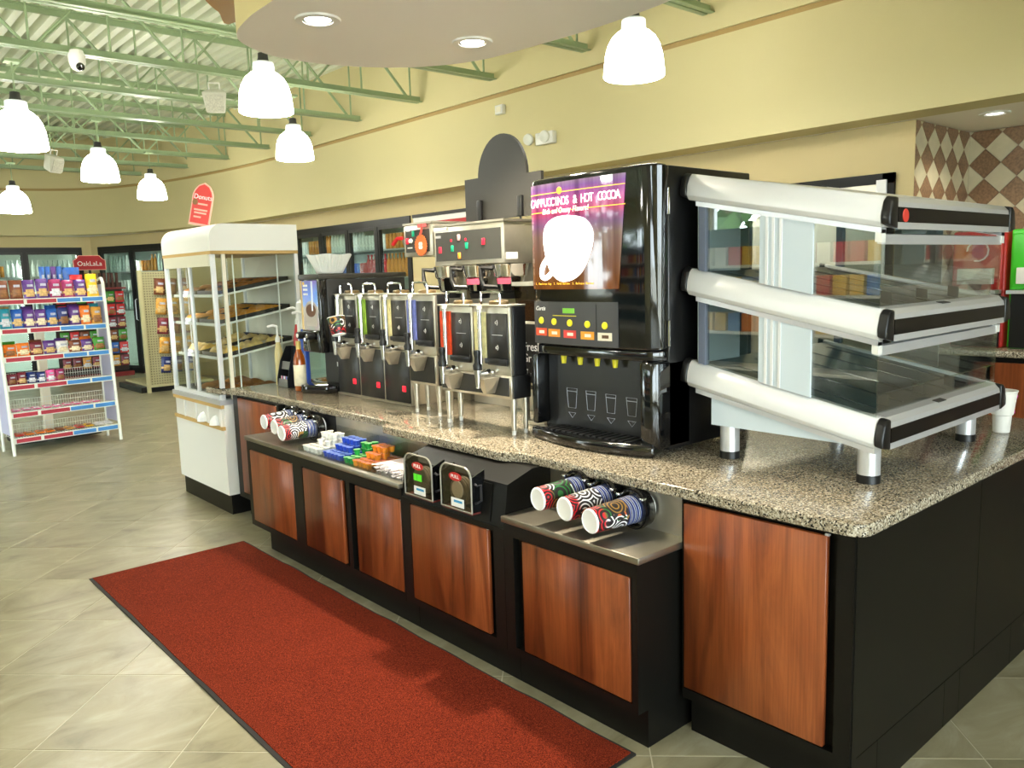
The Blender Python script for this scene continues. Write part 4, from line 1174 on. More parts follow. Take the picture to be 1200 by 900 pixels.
# ---- foam cup
m = MB()
m.lathe([(.0001, 0), (.032, 0), (.035, .003), (.040, .075), (.046, .08), (.058, .175), (.061, .178), (.061, .183), (.056, .183), (.054, .17), (.0001, .02)], (0, 0, 0), 32)
t = thing('foam_cup', 'white foam cup with a magenta swirl, beside the food warmer', 'cup', (3.845, 1.20, CT))
me = m; me.v = [(a * .93 + 3.845, b * .93 + 1.20, c + CT) for a, b, c in me.v]
part('cup_body', me, WHITE, t, smooth=True)
sw = []
for i in range(17):
    a = -1.15 + .45 * math.sin(i / 16 * PI) ; z_ = .085 + .075 * i / 16; rr = (.0466 + (z_ - .08) * .126) * .93 + .0005
    sw.append((3.845 + rr * math.cos(a), 1.20 + rr * math.sin(a), CT + z_))
part('swirl_print', MB().tube(sw, .0035, 6), mat('magenta_print', (196, 40, 140), .5), t)
part('swirl_print', MB().tube([(a + .004, b - .001, c * 1.0) for a, b, c in sw[3:13]], .0025, 6), mat('orange_swirl', (240, 130, 60), .5), t)

# ---- coffee dispensers
def dispenser():
    t = thing('coffee_dispenser', '', 'coffee dispenser')
    H = .315; w = .128
    part('body', MB().box(.0255, .105, -w, w, 0, H), BLACKP, t, bevel=.004)
    part('front_frame', MB().box(.006, .025, -w, w, 0, H), STEEL, t, bevel=.003)
    part('face', MB().box(-.001, .0055, -w + .012, .028, .045, H - .03), mat('dispenser_face', (40, 39, 38), .35), t, bevel=.002, seg=1)
    for zz in (.245, .13):
        text('c)', .028, (-.0022, -.045, zz), WHITEP, t, name='face_icon')
    part('face_rule', MB().box(-.0016, -.001, -.085, -.01, .185, .187), WHITEP, t)
    part('product_card', MB().box(-.003, .003, .034, .118, .075, H - .025), mat('card_cream', (226, 222, 200), .5), t)
    gl = part('gauge_tube', MB().frustum((-.022, .052, .02), (-.022, .052, H - .01), .0105, n=14), CHROME, t, smooth=True)
    part('gauge_cap', MB().frustum((-.022, .052, H - .0098), (-.022, .052, H + .006), .014, n=14), WHITE, gl, smooth=True)
    part('top_rim', MB().box(-.012, .107, -w - .001, w + .001, H + .0005, H + .010), STEEL, t, bevel=.003)
    part('lid', MB().lathe([(.048, 0), (.048, .012), (.042, .018), (.0001, .02)], (.056, .0, H + .010), 24), mat('lid_bronze', (112, 94, 64), .4, metal=.5), t, smooth=True)
    part('handle', MB().tube(catmull([(.03, .10, H + .008), (.03, .10, H + .05), (.03, .085, H + .066), (.03, -.02, H + .066), (.03, -.035, H + .05), (.03, -.035, H + .008)], 4), .006, 8), CHROME, t, smooth=True)
    part('band', MB().box(-.014, -.0015, -w + .004, .034, .052, .078), BLACKP, t, bevel=.003)
    fc = part('faucet', MB().frustum((0, -.0, .012), (-.085, 0, .012), .014, n=14), CHROME, t, smooth=True)
    part('faucet_nut', MB().frustum((-.02, 0, .012), (-.04, 0, .012), .021, n=6), CHROME, fc)
    part('nozzle', MB().frustum((-.085, 0, .03), (-.085, 0, -.055), .018, .010, 14), CHROME, fc, smooth=True)
    part('lever', MB().lathe([(.0001, 0), (.02, 0), (.022, .02), (.014, .035), (.014, .06), (.018, .075), (.016, .09), (.0001, .092)], (-.085, 0, .031), 16), BLACKP, fc, smooth=True)
    part('drip_chute', MB().add([(.004, .06, -.005), (.004, -.06, -.005), (-.075, .03, -.012), (-.075, -.03, -.012), (-.045, .012, -.085), (-.045, -.012, -.085), (.004, .02, -.085), (.004, -.02, -.085)],
        [(0, 2, 3, 1), (2, 4, 5, 3), (4, 6, 7, 5), (0, 6, 4, 2), (1, 3, 5, 7), (0, 1, 7, 6)]), STEEL, t)
    return t
CARDS = {'green': (140, 180, 60), 'cream': (226, 222, 196), 'blue': (120, 130, 200), 'red': (226, 74, 30), 'yellow': (224, 216, 160)}
def card(d, col):
    for c in d.children:
        if c.name.startswith('product_card'):
            me = c.data.copy(); me.materials.clear(); me.materials.append(mat('card_' + col, CARDS[col], .5, noise=(22, .25))); c.data = me
d0 = dispenser()
specs = [(2.60, 4.552, 1.243, 'steel coffee dispenser with a paper cup leaning on it, beside the iced drink machine', 'cream'),
         (2.60, 4.274, 1.243, 'steel coffee dispenser with a green card, second from the iced drink machine', 'green'),
         (2.60, 3.996, 1.243, 'steel coffee dispenser with a pale card, third from the iced drink machine', 'yellow'),
         (2.48, 3.565, 1.247, 'steel coffee dispenser with a blue card on the single legged stand', 'blue'),
         (2.40, 3.155, 1.197, 'steel coffee dispenser with a bright red card on the wide stand', 'red'),
         (2.40, 2.885, 1.197, 'steel coffee dispenser with a pale yellow card next to the grinder', 'yellow')]
disp = []
for k, (x, y, z_, lb, cl) in enumerate(specs):
    if k == 0:
        d0.matrix_basis = Matrix.Translation((x, y, z_)); d0['label'] = lb; q = d0
    else:
        q = dup(d0, (x, y, z_), label=lb)
    q['group'] = 'coffee dispensers on the counter'
    disp.append(q)
for q, s in zip(disp, specs): card(q, s[4])
for k in range(3):
    y = 4.552 - .278 * k
    t = thing('heater_base', 'black fronted heater base with a red lamp, under the %s dispenser from the left' % ('first', 'second', 'third')[k], 'heater base', (2.6, y, CT), 0, 'heater bases')
    part('body', MB().box(2.606, 2.87, y - .136, y + .136, CT, 1.238), STEEL, t, bevel=.004)
    part('front_panel', MB().box(2.598, 2.6055, y - .129, y + .129, CT + .014, 1.232), mat('base_black', (44, 43, 41), .35), t, bevel=.002, seg=1)
    part('lamp', MB().box(2.590, 2.5975, y - .095, y - .062, 1.0, 1.035), REDL, t, bevel=.003)
    part('plinth', MB().box(2.594, 2.60, y - .137, y + .137, CT, CT + .012), STEEL, t)
def stand(x, y0, y1, z0, z1, lb):
    t = thing('dispenser_stand', lb, 'stand', (x, (y0 + y1) / 2, CT), 0, 'legged dispenser stands')
    part('box', MB().box(x + .020, x + .125, y0, y1, z0, z1), BLACKP, t, bevel=.003)
    part('front_frame', MB().box(x + .004, x + .0195, y0, y1, z0, z1), STEEL, t, bevel=.002, seg=1)
    part('front_panel', MB().box(x - .002, x + .0035, y0 + .014, y1 - .014, z0 + .014, z1 - .008), mat('base_black', (44, 43, 41), .35), t)
    for (a, b) in ((x + .03, y0 + .02), (x + .03, y1 - .02), (x + .105, y0 + .02), (x + .105, y1 - .02)):
        lg = part('leg', MB().frustum((a, b, z0 - .0005), (a, b, CT + .02), .017, .010, 14), STEEL, t, smooth=True)
        part('foot', MB().frustum((a, b, CT + .0195), (a, b, CT), .011, .009, 14), WHITE, lg, smooth=True)
stand(2.48, 3.44, 3.69, 1.085, 1.246, 'stainless stand on tapered legs under the single dispenser')
stand(2.40, 2.755, 3.29, 1.09, 1.196, 'wide stainless stand on tapered legs under two dispensers')
# leaning paper cup on the first dispenser
o = single('paper_cup', cup_proto(.115), [CUPM, WHITEP], 'tilted printed paper cup hung on the first coffee dispenser', 'cup', smooth=True)
for v in o.data.vertices: v.co += Vector((.0575, 0, -.06))
o.matrix_basis = Matrix.Translation((2.50, 4.475, 1.315)) @ Matrix.Rotation(-PI / 2 + .0, 4, 'Y') @ Matrix.Rotation(.25, 4, 'Z')

# ---- brewers
def rocker(t, x, y, z_, m_):
    part('switch', MB().box(x - .006, x, y - .012, y + .012, z_ - .017, z_ + .017), m_, t, bevel=.003)
BRP = mat('brewer_panel', (58, 58, 54), .4)
def brewer(y0, y1, z0, z1, x, lb):
    t = thing('coffee_brewer', lb, 'coffee brewer', (x + .2, (y0 + y1) / 2, CT))
    part('head', MB().box(x, x + .44, y0, y1, z0, z1), STEEL, t, bevel=.005)
    part('top_plate', MB().box(x - .004, x + .444, y0 - .004, y1 + .004, z1 + .0005, z1 + .012), STEEL, t)
    part('column', MB().box(x + .24, x + .44, y0 + .01, y1 - .01, CT, z0 - .0005), STEEL, t)
    part('control_panel', MB().box(x - .004, x - .0005, y0 + .022, y1 - .022, z0 + .024, z1 - .03), BRP, t)
    return t
t = brewer(3.13, 3.725, 1.715, 1.925, 2.71, 'wide stainless coffee brewer with red, green and orange switches')
xp = 2.7055
for yy, zz, mm in ((3.66, 1.80, REDL), (3.55, 1.805, GREENL), (3.425, 1.815, GREENL), (3.285, 1.83, REDL), (3.49, 1.86, mat('pink_switch', (226, 170, 170), .3)), (3.49, 1.765, mat('amber_switch', (236, 140, 40), .3, emit=.3))):
    rocker(t, xp, yy, zz, mm)
for yy in (3.56, 3.435):
    part('indicator', MB().lathe([(.0001, .004), (.007, .003), (.008, 0)], (xp, yy, 1.848), 12, axis=(-1, 0, 0)), REDL, t)
part('maker_plate', MB().box(xp - .002, xp, 3.655, 3.70, 1.865, 1.878), ALU, t)
part('sticker', MB().box(2.72, 2.80, 3.1275, 3.1295, 1.735, 1.77), WHITEP, t)
part('sticker', MB().box(2.704, 2.7065, 3.60, 3.72, 1.905, 1.922), WHITEP, t)
t = brewer(3.755, 4.035, 1.775, 1.955, 2.72, 'narrow stainless coffee brewer with a round orange tag')
xp = 2.7155
rocker(t, xp, 3.93, 1.905, GREENL); rocker(t, xp, 3.99, 1.865, REDL)
part('knob', MB().lathe([(.0001, .012), (.012, .012), (.014, 0)], (xp, 3.955, 1.865), 16, axis=(-1, 0, 0)), WHITE, t, smooth=True)
part('maker_plate', MB().box(xp - .002, xp, 3.96, 4.0, 1.92, 1.93), ALU, t)
part('caption', MB().box(xp - .001, xp, 3.945, 3.995, 1.822, 1.829), WHITEP, t)
st = []
for i in range(48):
    r_ = .062 if i % 2 else .053
    st.append((3.845 + r_ * math.cos(2 * PI * i / 48), 1.835 + r_ * math.sin(2 * PI * i / 48)))
t = thing('round_tag', 'round saw toothed orange tag hanging on the narrow brewer', 'tag', (2.70, 3.845, 1.775))
part('disc', MB().prism(st, 2.703, 2.707, 'x'), mat('orange_tag', (226, 104, 44), .5), t)
part('strap', MB().tube([(2.705, 3.85, 1.89), (2.706, 3.835, 1.92), (2.708, 3.83, 1.955)], .006, 6), mat('red_strap', (214, 70, 56), .5), t)
part('cap_tab', MB().box(2.703, 2.709, 3.79, 3.87, 1.935, 1.955), mat('pink_tab', (206, 96, 96), .5), t)
for q in range(4):
    part('print_mark', MB().lathe([(.0001, .001), (.012, .001), (.012, 0)], (2.703, 3.838 + .014 * (q % 2), 1.825 + .018 * (q // 2)), 10, axis=(-1, 0, 0)), WHITEP, t)
# brew funnels with black handles
def funnel(x, y, z0, lb, tape):
    t = thing('brew_funnel', lb, 'brew funnel', (x, y, z0), 0, 'steel brew funnels')
    part('basket', MB().lathe([(.0001, 0), (.045, 0), (.062, .012), (.075, .075), (.085, .085), (.095, .14), (.097, .145), (.0001, .146)], (x, y, z0), 32), CHROME, t, smooth=True)
    part('spout', MB().frustum((x, y, z0 - .03), (x, y, z0), .05, .058, 20), BLACKP, t, smooth=True)
    part('handle', MB().tube([(x - .07, y + .055, z0 + .125), (x - .115, y + .10, z0 + .13), (x - .12, y + .09, z0 + .07), (x - .118, y + .07, z0 + .035), (x - .06, y + .03, z0 + .03)], .013, 8), BLACKP, t, smooth=True)
    if tape:
        m = MB(); n = 8; vs = []; fs = []
        for i in range(n + 1):
            a = PI + (-.15 + 1.0 * i / n); r0_ = .0785
            vs += [(x + r0_ * math.cos(a), y + r0_ * math.sin(a), z0 + .045), (x + (r0_ + .004) * math.cos(a), y + (r0_ + .004) * math.sin(a), z0 + .075)]
        for i in range(n): fs.append((2 * i, 2 * i + 2, 2 * i + 3, 2 * i + 1))
        part('pink_tape', m.add(vs, fs), mat('pink_tape', (224, 90, 120), .5), t)
funnel(2.765, 3.40, 1.565, 'steel brew funnel with pink tape, left under the wide brewer', True)
funnel(2.765, 3.15, 1.565, 'steel brew funnel with pink tape, right under the wide brewer', True)
funnel(2.765, 3.655, 1.566, 'steel brew funnel with a broad black handle under the narrow brewer', False)
t = thing('valve_handle', 'small red lever beside the narrow brewer', 'lever', (2.74, 4.06, 1.83))
part('lever', MB().tube([(2.72, 4.045, 1.885), (2.70, 4.075, 1.885), (2.69, 4.11, 1.85)], .012, 8), RED, t, smooth=True)
part('stem', MB().frustum((2.74, 4.045, 1.83), (2.72, 4.045, 1.88), .010, n=10), CHROME, t)

# ---- black arched sign board behind the brewers
t = thing('arched_board', 'black sign board with an arched top behind the coffee brewers', 'sign board', (3.06, 3.53, 1.97))
pl = [(3.205, 1.94), (3.205, 2.215), (3.315, 2.19)] + arc(3.525, 2.18, .205, 0, PI, 18, .245)[1:-1] + [(3.735, 2.212), (3.858, 2.225), (3.858, 1.94)]
pl = [(3.205, 1.972), (3.205, 2.20), (3.32, 2.20)] + [(3.528 - .208 * math.cos(PI * i / 20), 2.20 + .235 * math.sin(PI * i / 20)) for i in range(21)] + [(3.736, 2.215), (3.86, 2.215), (3.86, 1.972)]
part('board', MB().prism(pl, 3.05, 3.07, 'x'), mat('board_black', (52, 51, 48), .5), t)
for yy in (3.365, 3.715):
    part('clip_post', MB().box(3.03, 3.0495, yy - .018, yy + .018, 1.972, 2.085), BLACKP, t, bevel=.004)
    part('rod', MB().frustum((3.04, yy, 1.972), (3.04, yy, 1.9375), .006, n=8), BLACKP, t)

# ---- coffee grinder
t = thing('coffee_grinder', 'black fronted coffee grinder with a Fresh Ground sign and clear bean hopper', 'coffee grinder', (2.75, 2.845, CT))
part('body', MB().box(2.632, 2.95, 2.715, 2.975, 1.10, 1.43), BLACKP, t, bevel=.006)
part('bezel', MB().box(2.618, 2.6315, 2.715, 2.975, 1.125, 1.432), STEEL, t, bevel=.002, seg=1)
part('sign_face', MB().box(2.614, 2.6175, 2.725, 2.962, 1.137, 1.42), mat('chalk_black', (40, 40, 39), .4), t)
text('Fresh', .058, (2.613, 2.835, 1.31), WHITEP, t)
text('Ground', .058, (2.613, 2.815, 1.255), WHITEP, t)
text('Curtis', .026, (2.613, 2.925, 1.372), WHITEP, t, shear=.3)
part('square_mark', MB().box(2.6132, 2.6139, 2.912, 2.937, 1.388, 1.408), ICON, t)
cu_ = [(2.613, 2.92, 1.20), (2.613, 2.915, 1.175), (2.613, 2.895, 1.16), (2.613, 2.875, 1.175), (2.613, 2.87, 1.20)]
part('cup_outline', MB().tube(cu_, .003, 6, closed=True), WHITEP, t)
part('steam_outline', MB().tube(catmull([(2.613, 2.895, 1.20), (2.613, 2.885, 1.24), (2.613, 2.915, 1.28), (2.613, 2.918, 1.32), (2.613, 2.90, 1.33)], 4), .0025, 6), WHITEP, t)
part('saucer_outline', MB().tube(catmull([(2.613, 2.94, 1.185), (2.613, 2.92, 1.15), (2.613, 2.89, 1.146), (2.613, 2.86, 1.16), (2.613, 2.85, 1.185)], 3), .0025, 6), WHITEP, t)
hp = part('hopper', MB().prism([(2.965, 1.432), (2.985, 1.60), (2.70, 1.60), (2.72, 1.432)], 2.64, 2.92, 'x'), glassmat('hopper_smoke', (190, 180, 165), 1.4), t)
part('beans', MB().prism([(2.957, 1.436), (2.968, 1.53), (2.715, 1.53), (2.725, 1.436)], 2.648, 2.912, 'x'), mat('coffee_beans', (84, 62, 48), .6, noise=(90, .5)), hp)
part('hopper_lid', MB().box(2.63, 2.93, 2.70, 2.99, 1.601, 1.62), STEEL, hp)
part('drip_pan', MB().box(2.65, 2.80, 2.715, 2.96, CT, CT + .02), STEEL, t)
for (a, b) in ((2.68, 2.735), (2.68, 2.955), (2.92, 2.735), (2.92, 2.955)):
    part('leg', MB().frustum((a, b, CT if a > 2.8 else CT + .0205), (a, b, 1.0995), .014, n=12), STEEL, t, smooth=True)

# ---- iced drink machine
t = thing('iced_drink_machine', 'narrow black drink machine with a blue iced cup picture', 'drink machine', (2.83, 4.84, CT))
yA, yZ = 4.70, 4.965
part('body', MB().box(2.56, 3.16, yA, yZ, 1.19, 1.66), BLACKP, t, bevel=.004)
part('cap', MB().box(2.50, 3.17, yA - .006, yZ + .006, 1.661, 1.695), mat('bronze_black', (56, 52, 44), .4), t, bevel=.005)
pp = MB(); pp.box(2.512, 2.559, yA + .035, yZ - .008, 1.335, 1.655)
def adm():
    m, nt, b = newmat('iced_advert')
    tc = nt.nodes.new('ShaderNodeTexCoord'); sp = nt.nodes.new('ShaderNodeSeparateXYZ'); nt.links.new(tc.outputs['Object'], sp.inputs[0])
    mr = nt.nodes.new('ShaderNodeMapRange'); mr.inputs['From Min'].default_value = 1.335 - CT; mr.inputs['From Max'].default_value = 1.655 - CT; nt.links.new(sp.outputs['Z'], mr.inputs['Value'])
    r = ramp(nt, [(0.0, (150, 140, 134)), (.45, (176, 168, 160)), (.5, (120, 160, 220)), (.75, (70, 120, 205)), (1.0, (90, 80, 160))]); nt.links.new(mr.outputs[0], r.inputs[0])
    n = nt.nodes.new('ShaderNodeTexNoise'); n.inputs['Scale'].default_value = 14; nt.links.new(tc.outputs['Object'], n.inputs['Vector'])
    mx = nt.nodes.new('ShaderNodeMix'); mx.data_type = 'RGBA'; mx.blend_type = 'SCREEN'; mx.inputs[0].default_value = .2
    nt.links.new(r.outputs[0], mx.inputs[6]); nt.links.new(n.outputs['Color'], mx.inputs[7]); nt.links.new(mx.outputs[2], b.inputs['Base Color'])
    nt.links.new(mx.outputs[2], b.inputs['Emission Color']); b.inputs['Emission Strength'].default_value = .3; b.inputs['Roughness'].default_value = .2
    return m
ad = part('picture_panel', pp, adm(), t)
el = [(4.83 + .072 * math.cos(a), 1.468 + .052 * math.sin(a)) for a in [2 * PI * i / 24 for i in range(24)]]
part('cup_picture', MB().prism([(4.905, 1.468)] + [(4.83 + .078 * math.cos(a), 1.468 + .056 * math.sin(a)) for a in [PI * i / 14 for i in range(15)]] + [(4.752, 1.468), (4.76, 1.36), (4.90, 1.36)], 2.5085, 2.5115, 'x'), mat('cup_grey_print', (196, 186, 176), .5), ad)
part('coffee_picture', MB().prism([(4.83 + .066 * math.cos(a), 1.462 + .042 * math.sin(a)) for a in [2 * PI * i / 24 for i in range(24)]], 2.507, 2.5083, 'x'), mat('coffee_print', (104, 62, 30), .4), ad)
part('pour_picture', MB().tube([(2.507, 4.805, 1.46), (2.507, 4.802, 1.56), (2.507, 4.80, 1.65)], .007, 6), mat('milk_print', (226, 232, 240), .4), ad)
for _z in (1.56, 1.59, 1.615):
    part('print_mark', MB().box(2.5095, 2.5115, 4.868, 4.925, _z, _z + .014), WHITEP, ad)
part('gold_seal', MB().lathe([(.0001, .002), (.012, .002), (.012, 0)], (2.5115, 4.92, 1.637), 14, axis=(-1, 0, 0)), mat('gold_print', (210, 170, 60), .4), ad)
part('edge_strip', MB().box(2.505, 2.5115, yZ - .022, yZ - .008, 1.335, 1.655), mat('gold_strip', (222, 190, 130), .3), t)
part('side_cheek', MB().box(2.505, 2.559, yA, yA + .034, 1.19, 1.66), BLACKG, t, bevel=.008)
part('valve_housing', MB().box(2.50, 2.559, yA + .035, yZ - .004, 1.19, 1.334), BLACKG, t, bevel=.01)
for yy in (4.93, 4.80):
    part('valve_knob', MB().lathe([(.0001, .05), (.022, .05), (.026, .02), (.02, 0)], (2.50, yy, 1.30), 16, axis=(-1, 0, 0)), BLACKP, t, smooth=True)
    part('knob_cap', MB().lathe([(.0001, .004), (.013, .003), (.014, 0)], (2.45, yy, 1.30), 14, axis=(-1, 0, 0)), WHITE if yy > 4.9 else CHROME, t)
part('rear_column', MB().box(2.70, 3.15, yA + .01, yZ - .01, CT + .055, 1.1895), BLACKP, t)
part('splash_panel', MB().box(2.66, 2.6995, yA + .01, yZ - .005, CT + .055, 1.1895), mat('splash_grey', (60, 58, 54), .5), t)
part('price_label', MB().box(2.657, 2.6597, 4.72, 4.80, 1.085, 1.115), WHITEP, t)
part('drip_base', MB().prism([(2.72, 4.70), (2.52, 4.72)] + arc(2.55, 4.90, .10, -PI * .75, -PI * 1.2, 8) + [(2.60, 5.05), (2.72, 5.05), (3.15, 4.96), (3.15, 4.70)], CT, CT + .0545, 'z'), BLACKG, t, bevel=.012)
# bottle cage standing with it
# ---- coffee filters
m = MB(); n = 72
def fl(i, a): return a * (1 + .035 * math.cos(i * PI))
rings = [(.075, 0, 0), (.085, .004, .2), (.145, .125, 1), (.141, .124, 1), (.08, .012, .2)]
vs = []
for (r_, z_, k_) in rings:
    for i in range(n):
        rr = r_ * (1 + .035 * k_ * (1 if i % 2 else -1)); a = 2 * PI * i / n
        vs.append((2.70 + rr * math.cos(a), 4.90 + rr * math.sin(a), 1.6965 + z_ + (.004 * math.sin(a * 5) if k_ == 1 else 0)))
fs = []
for k in range(len(rings) - 1):
    for i in range(n): fs.append((k * n + i, k * n + (i + 1) % n, (k + 1) * n + (i + 1) % n, (k + 1) * n + i))
fs.append(tuple(range(n - 1, -1, -1))); fs.append(tuple((len(rings) - 1) * n + i for i in range(n)))
single('coffee_filters', m.add(vs, fs), mat('filter_paper', (244, 242, 234), .8), 'stack of white fluted paper coffee filters on the iced drink machine', 'coffee filters')

# ---- syrup bottles, pumps, condiment caddy
BRN = glassmat('amber_glass', (190, 110, 40), 1.5)
t = thing('syrup_bottle', 'amber syrup bottle with a cream label in front of the drink machine', 'bottle', (2.505, 5.035, CT))
b0 = (2.505, 5.035, CT)
part('bottle', MB().lathe([(.0001, 0), (.036, .0), (.04, .006), (.04, .20), (.034, .235), (.016, .28), (.014, .335)], b0, 24), mat('syrup', (150, 70, 14), .1, coat=.5), t, smooth=True)
part('label', MB().lathe([(.0408, .035), (.0412, .036), (.0412, .175), (.0408, .176)], b0, 24), mat('bottle_label', (226, 216, 188), .6, noise=(30, .12)), t, smooth=True)
part('neck_wrap', MB().lathe([(.0165, .28), (.0165, .335), (.0001, .336)], b0, 18), mat('gold_wrap', (206, 178, 92), .35), t, smooth=True)
def pump(x, y, zb, hb, rb, body, lb):
    t = thing('pump_bottle', lb, 'pump bottle', (x, y, zb))
    part('bottle', MB().lathe([(.0001, 0), (rb, 0), (rb, hb * .75), (rb * .5, hb), (.012, hb + .01)], (x, y, zb), 20), body, t, smooth=True)
    part('collar', MB().lathe([(.017, hb + .005), (.017, hb + .035), (.008, hb + .05), (.006, hb + .12), (.0001, hb + .12)], (x, y, zb), 14), WHITE, t, smooth=True)
    part('spout', MB().tube([(x, y, zb + hb + .115), (x - .02, y + .02, zb + hb + .125), (x - .045, y + .055, zb + hb + .115)], .009, 8), WHITE, t, smooth=True)
pump(2.56, 5.46, CT, .30, .030, mat('vanilla_bottle', (206, 190, 130), .3), 'pump bottle of pale syrup at the left end of the counter')
pump(2.70, 5.42, CT, .42, .035, mat('red_bottle', (206, 60, 60), .35), 'tall pump bottle with a red body behind the caddy')
pump(2.60, 5.14, CT, .40, .034, mat('blue_bottle', (50, 90, 190), .35), 'tall pump bottle with a blue body behind the caddy')
t = thing('whipped_topping', 'white domed topping can between the pump bottles', 'can', (2.66, 5.28, CT))
part('can', MB().lathe([(.0001, 0), (.03, 0), (.03, .46), (.028, .465)], (2.66, 5.28, CT), 20), mat('can_white', (230, 226, 220), .35), t, smooth=True)
part('dome', MB().lathe([(.033, .466), (.033, .54), (.027, .58), (.0001, .605)], (2.66, 5.28, CT), 20), WHITE, t, smooth=True)
t = thing('condiment_caddy', 'stepped black caddy of sugar packets by the syrup bottle', 'caddy', (2.56, 5.30, CT))
cpz = [(2.50, CT), (2.50, CT + .06), (2.53, CT + .18), (2.58, CT + .28), (2.62, CT + .28), (2.62, CT)]
part('side_wall', MB().prism(cpz, 5.375, 5.38, 'y'), BLACKP, t); part('side_wall', MB().prism(cpz, 5.22, 5.225, 'y'), BLACKP, t)
part('back_wall', MB().box(2.615, 2.62, 5.2255, 5.3745, CT, CT + .28), BLACKP, t)
for k in range(2):
    part('pocket', MB().prism([(2.50 + .035 * k, CT + .12 * k + .001), (2.505 + .035 * k, CT + .12 * k + .001), (2.515 + .035 * k, CT + .12 * k + .055), (2.51 + .035 * k, CT + .12 * k + .055)], 5.226, 5.374, 'y'), mat('pocket_grey', (110, 106, 98), .4), t)
    part('tray', MB().box(2.506 + .035 * k, 2.614, 5.226, 5.374, CT + .12 * k + .001, CT + .12 * k + .006), BLACKP, t)
for k in range(8):
    c_ = ((220, 120, 140), (238, 238, 240), (90, 130, 210))[k % 3]
    single('sugar_packet', MB().box(2.518 + .004 * (k % 2), 2.521 + .004 * (k % 2), 5.235 + k * .0165, 5.249 + k * .0165, CT + .0065, CT + .075), mat('packet_%d' % (k % 3), c_, .6), '%s sweetener packet in the lower caddy pocket' % ('pink', 'white', 'blue')[k % 3], 'packet', 'sweetener packets in the caddy')
t = thing('trim_plate', 'round chrome grommet set in the worktop by the pump bottle', 'grommet', (2.78, 5.45, CT))
part('ring', MB().lathe([(.09, 0), (.092, .006), (.075, .006), (.072, 0)], (2.78, 5.45, CT), 32), CHROME, t, smooth=True)
# ================================================================== pastry case
cx0, cx1, cy0, cy1 = 2.18, 2.83, 5.60, 6.56
t = thing('pastry_case', 'tall white glass sided pastry case with a curved top at the counter end', 'display case', ((cx0 + cx1) / 2, (cy0 + cy1) / 2, 0))
part('plinth', MB().box(cx0 + .02, cx1 - .02, cy0 + .015, cy1 - .015, 0, .145), BLACK, t)
part('lower_body', MB().box(cx0 + .012, cx1, cy0, cy1, .146, .80), WHITE, t)
part('front_panel', MB().box(cx0, cx0 + .0115, cy0 + .0, cy1, .146, .62), WHITE, t)
pk = part('bag_pocket', MB().box(cx0 - .001, cx0 + .0115, cy0 + .02, cy1 - .02, .645, .775), mat('pocket_white', (214, 212, 204), .4), t)
for k in range(4):
    y = cy0 + .03 + k * .235
    part('pocket_divider', MB().box(cx0 - .012, cx0 - .0015, y - .004, y + .004, .645, .775), WHITE, pk)
    part('tissue', MB().lathe([(.0001, .07), (.02, .06), (.045, .03), (.05, .0)], (cx0 - .004, y + .10, .65), 10), WHITEP, pk) if k < 2 else None
for z0, z1 in ((.62, .645), (.775, .80)):
    part('tan_trim', MB().box(cx0 - .014, cx0 + .0115, cy0, cy1, z0, z1), TAN, t)
part('sill', MB().box(cx0 - .016, cx1, cy0 - .002, cy1, .801, .835), ALU, t)
# corner posts and door rails
for (a, b) in ((cx0, cy0), (cx0, cy1 - .03), (cx1 - .03, cy0), (cx1 - .03, cy1 - .03)):
    part('corner_post', MB().box(a, a + .03, b, b + .03, .836, 1.855), ALUW, t, bevel=.003)
part('side_post', MB().box(cx0 + .075, cx0 + .10, cy0 + .001, cy0 + .02, .836, 1.855), CREAM, t)
for (a, b) in ((6.24, 6.27), (6.02, 6.05)):
    part('door_stile', MB().box(cx0 - .004, cx0 + .018, a, b, .866, 1.774), ALUW, t, bevel=.003)
part('door_pane', MB().box(cx0 + .006, cx0 + .010, cy0 + .03, 6.02, .866, 1.774), GLASS, t)
part('door_pane', MB().box(cx0 + .014, cx0 + .018, 6.05, cy1 - .03, .866, 1.774), GLASS, t)
part('door_handle', MB().tube([(cx0 - .03, 6.16, 1.18), (cx0 - .03, 6.16, 1.72)], .012, 10), ALUW, t, smooth=True)
part('side_pane', MB().box(cx0 + .03, cx1 - .03, cy0 + .004, cy0 + .008, .836, 1.855), GLASS, t)
part('side_pane', MB().box(cx0 + .03, cx1 - .03, cy1 - .008, cy1 - .004, .836, 1.855), GLASS, t)
part('back_panel', MB().box(cx1 - .012, cx1 - .002, cy0 + .03, cy1 - .03, .836, 1.855), mat('case_back', (226, 222, 206), .5), t)
part('door_header', MB().box(cx0 - .008, cx0 + .03, cy0 + .0305, cy1 - .0305, 1.775, 1.8555), mat('header_cream', (214, 210, 188), .4), t)
part('door_sill_rail', MB().box(cx0 - .006, cx0 + .022, cy0 + .0305, cy1 - .0305, .8355, .865), ALUW, t)
part('header_trim', MB().box(cx0 - .003, cx1, cy0 - .003, cy1 + .003, 1.856, 1.878), TAN, t)
r = .10
tp = [(cx0 - .004, 1.879)] + [(cx0 - .004, 1.96)] + arc(cx0 - .004 + r, 1.965, r, PI, PI / 2, 8) + [(cx1, 2.065), (cx1, 1.879)]
part('curved_top', MB().prism(tp, cy0 - .004, cy1 + .004, 'y'), WHITE, t, smooth=True)
part('corner_tube', MB().frustum((cx0 + .040, 6.35, 1.05), (cx0 + .040, 6.35, 1.72), .012, n=12), mat('case_lamp', (250, 250, 255), .4, emit=30), t, smooth=True)
SHZ = [1.575, 1.370, 1.130, .95]
tiltz = lambda x, y, z: (x, y, z + .17 * (x - cx0 - .06))
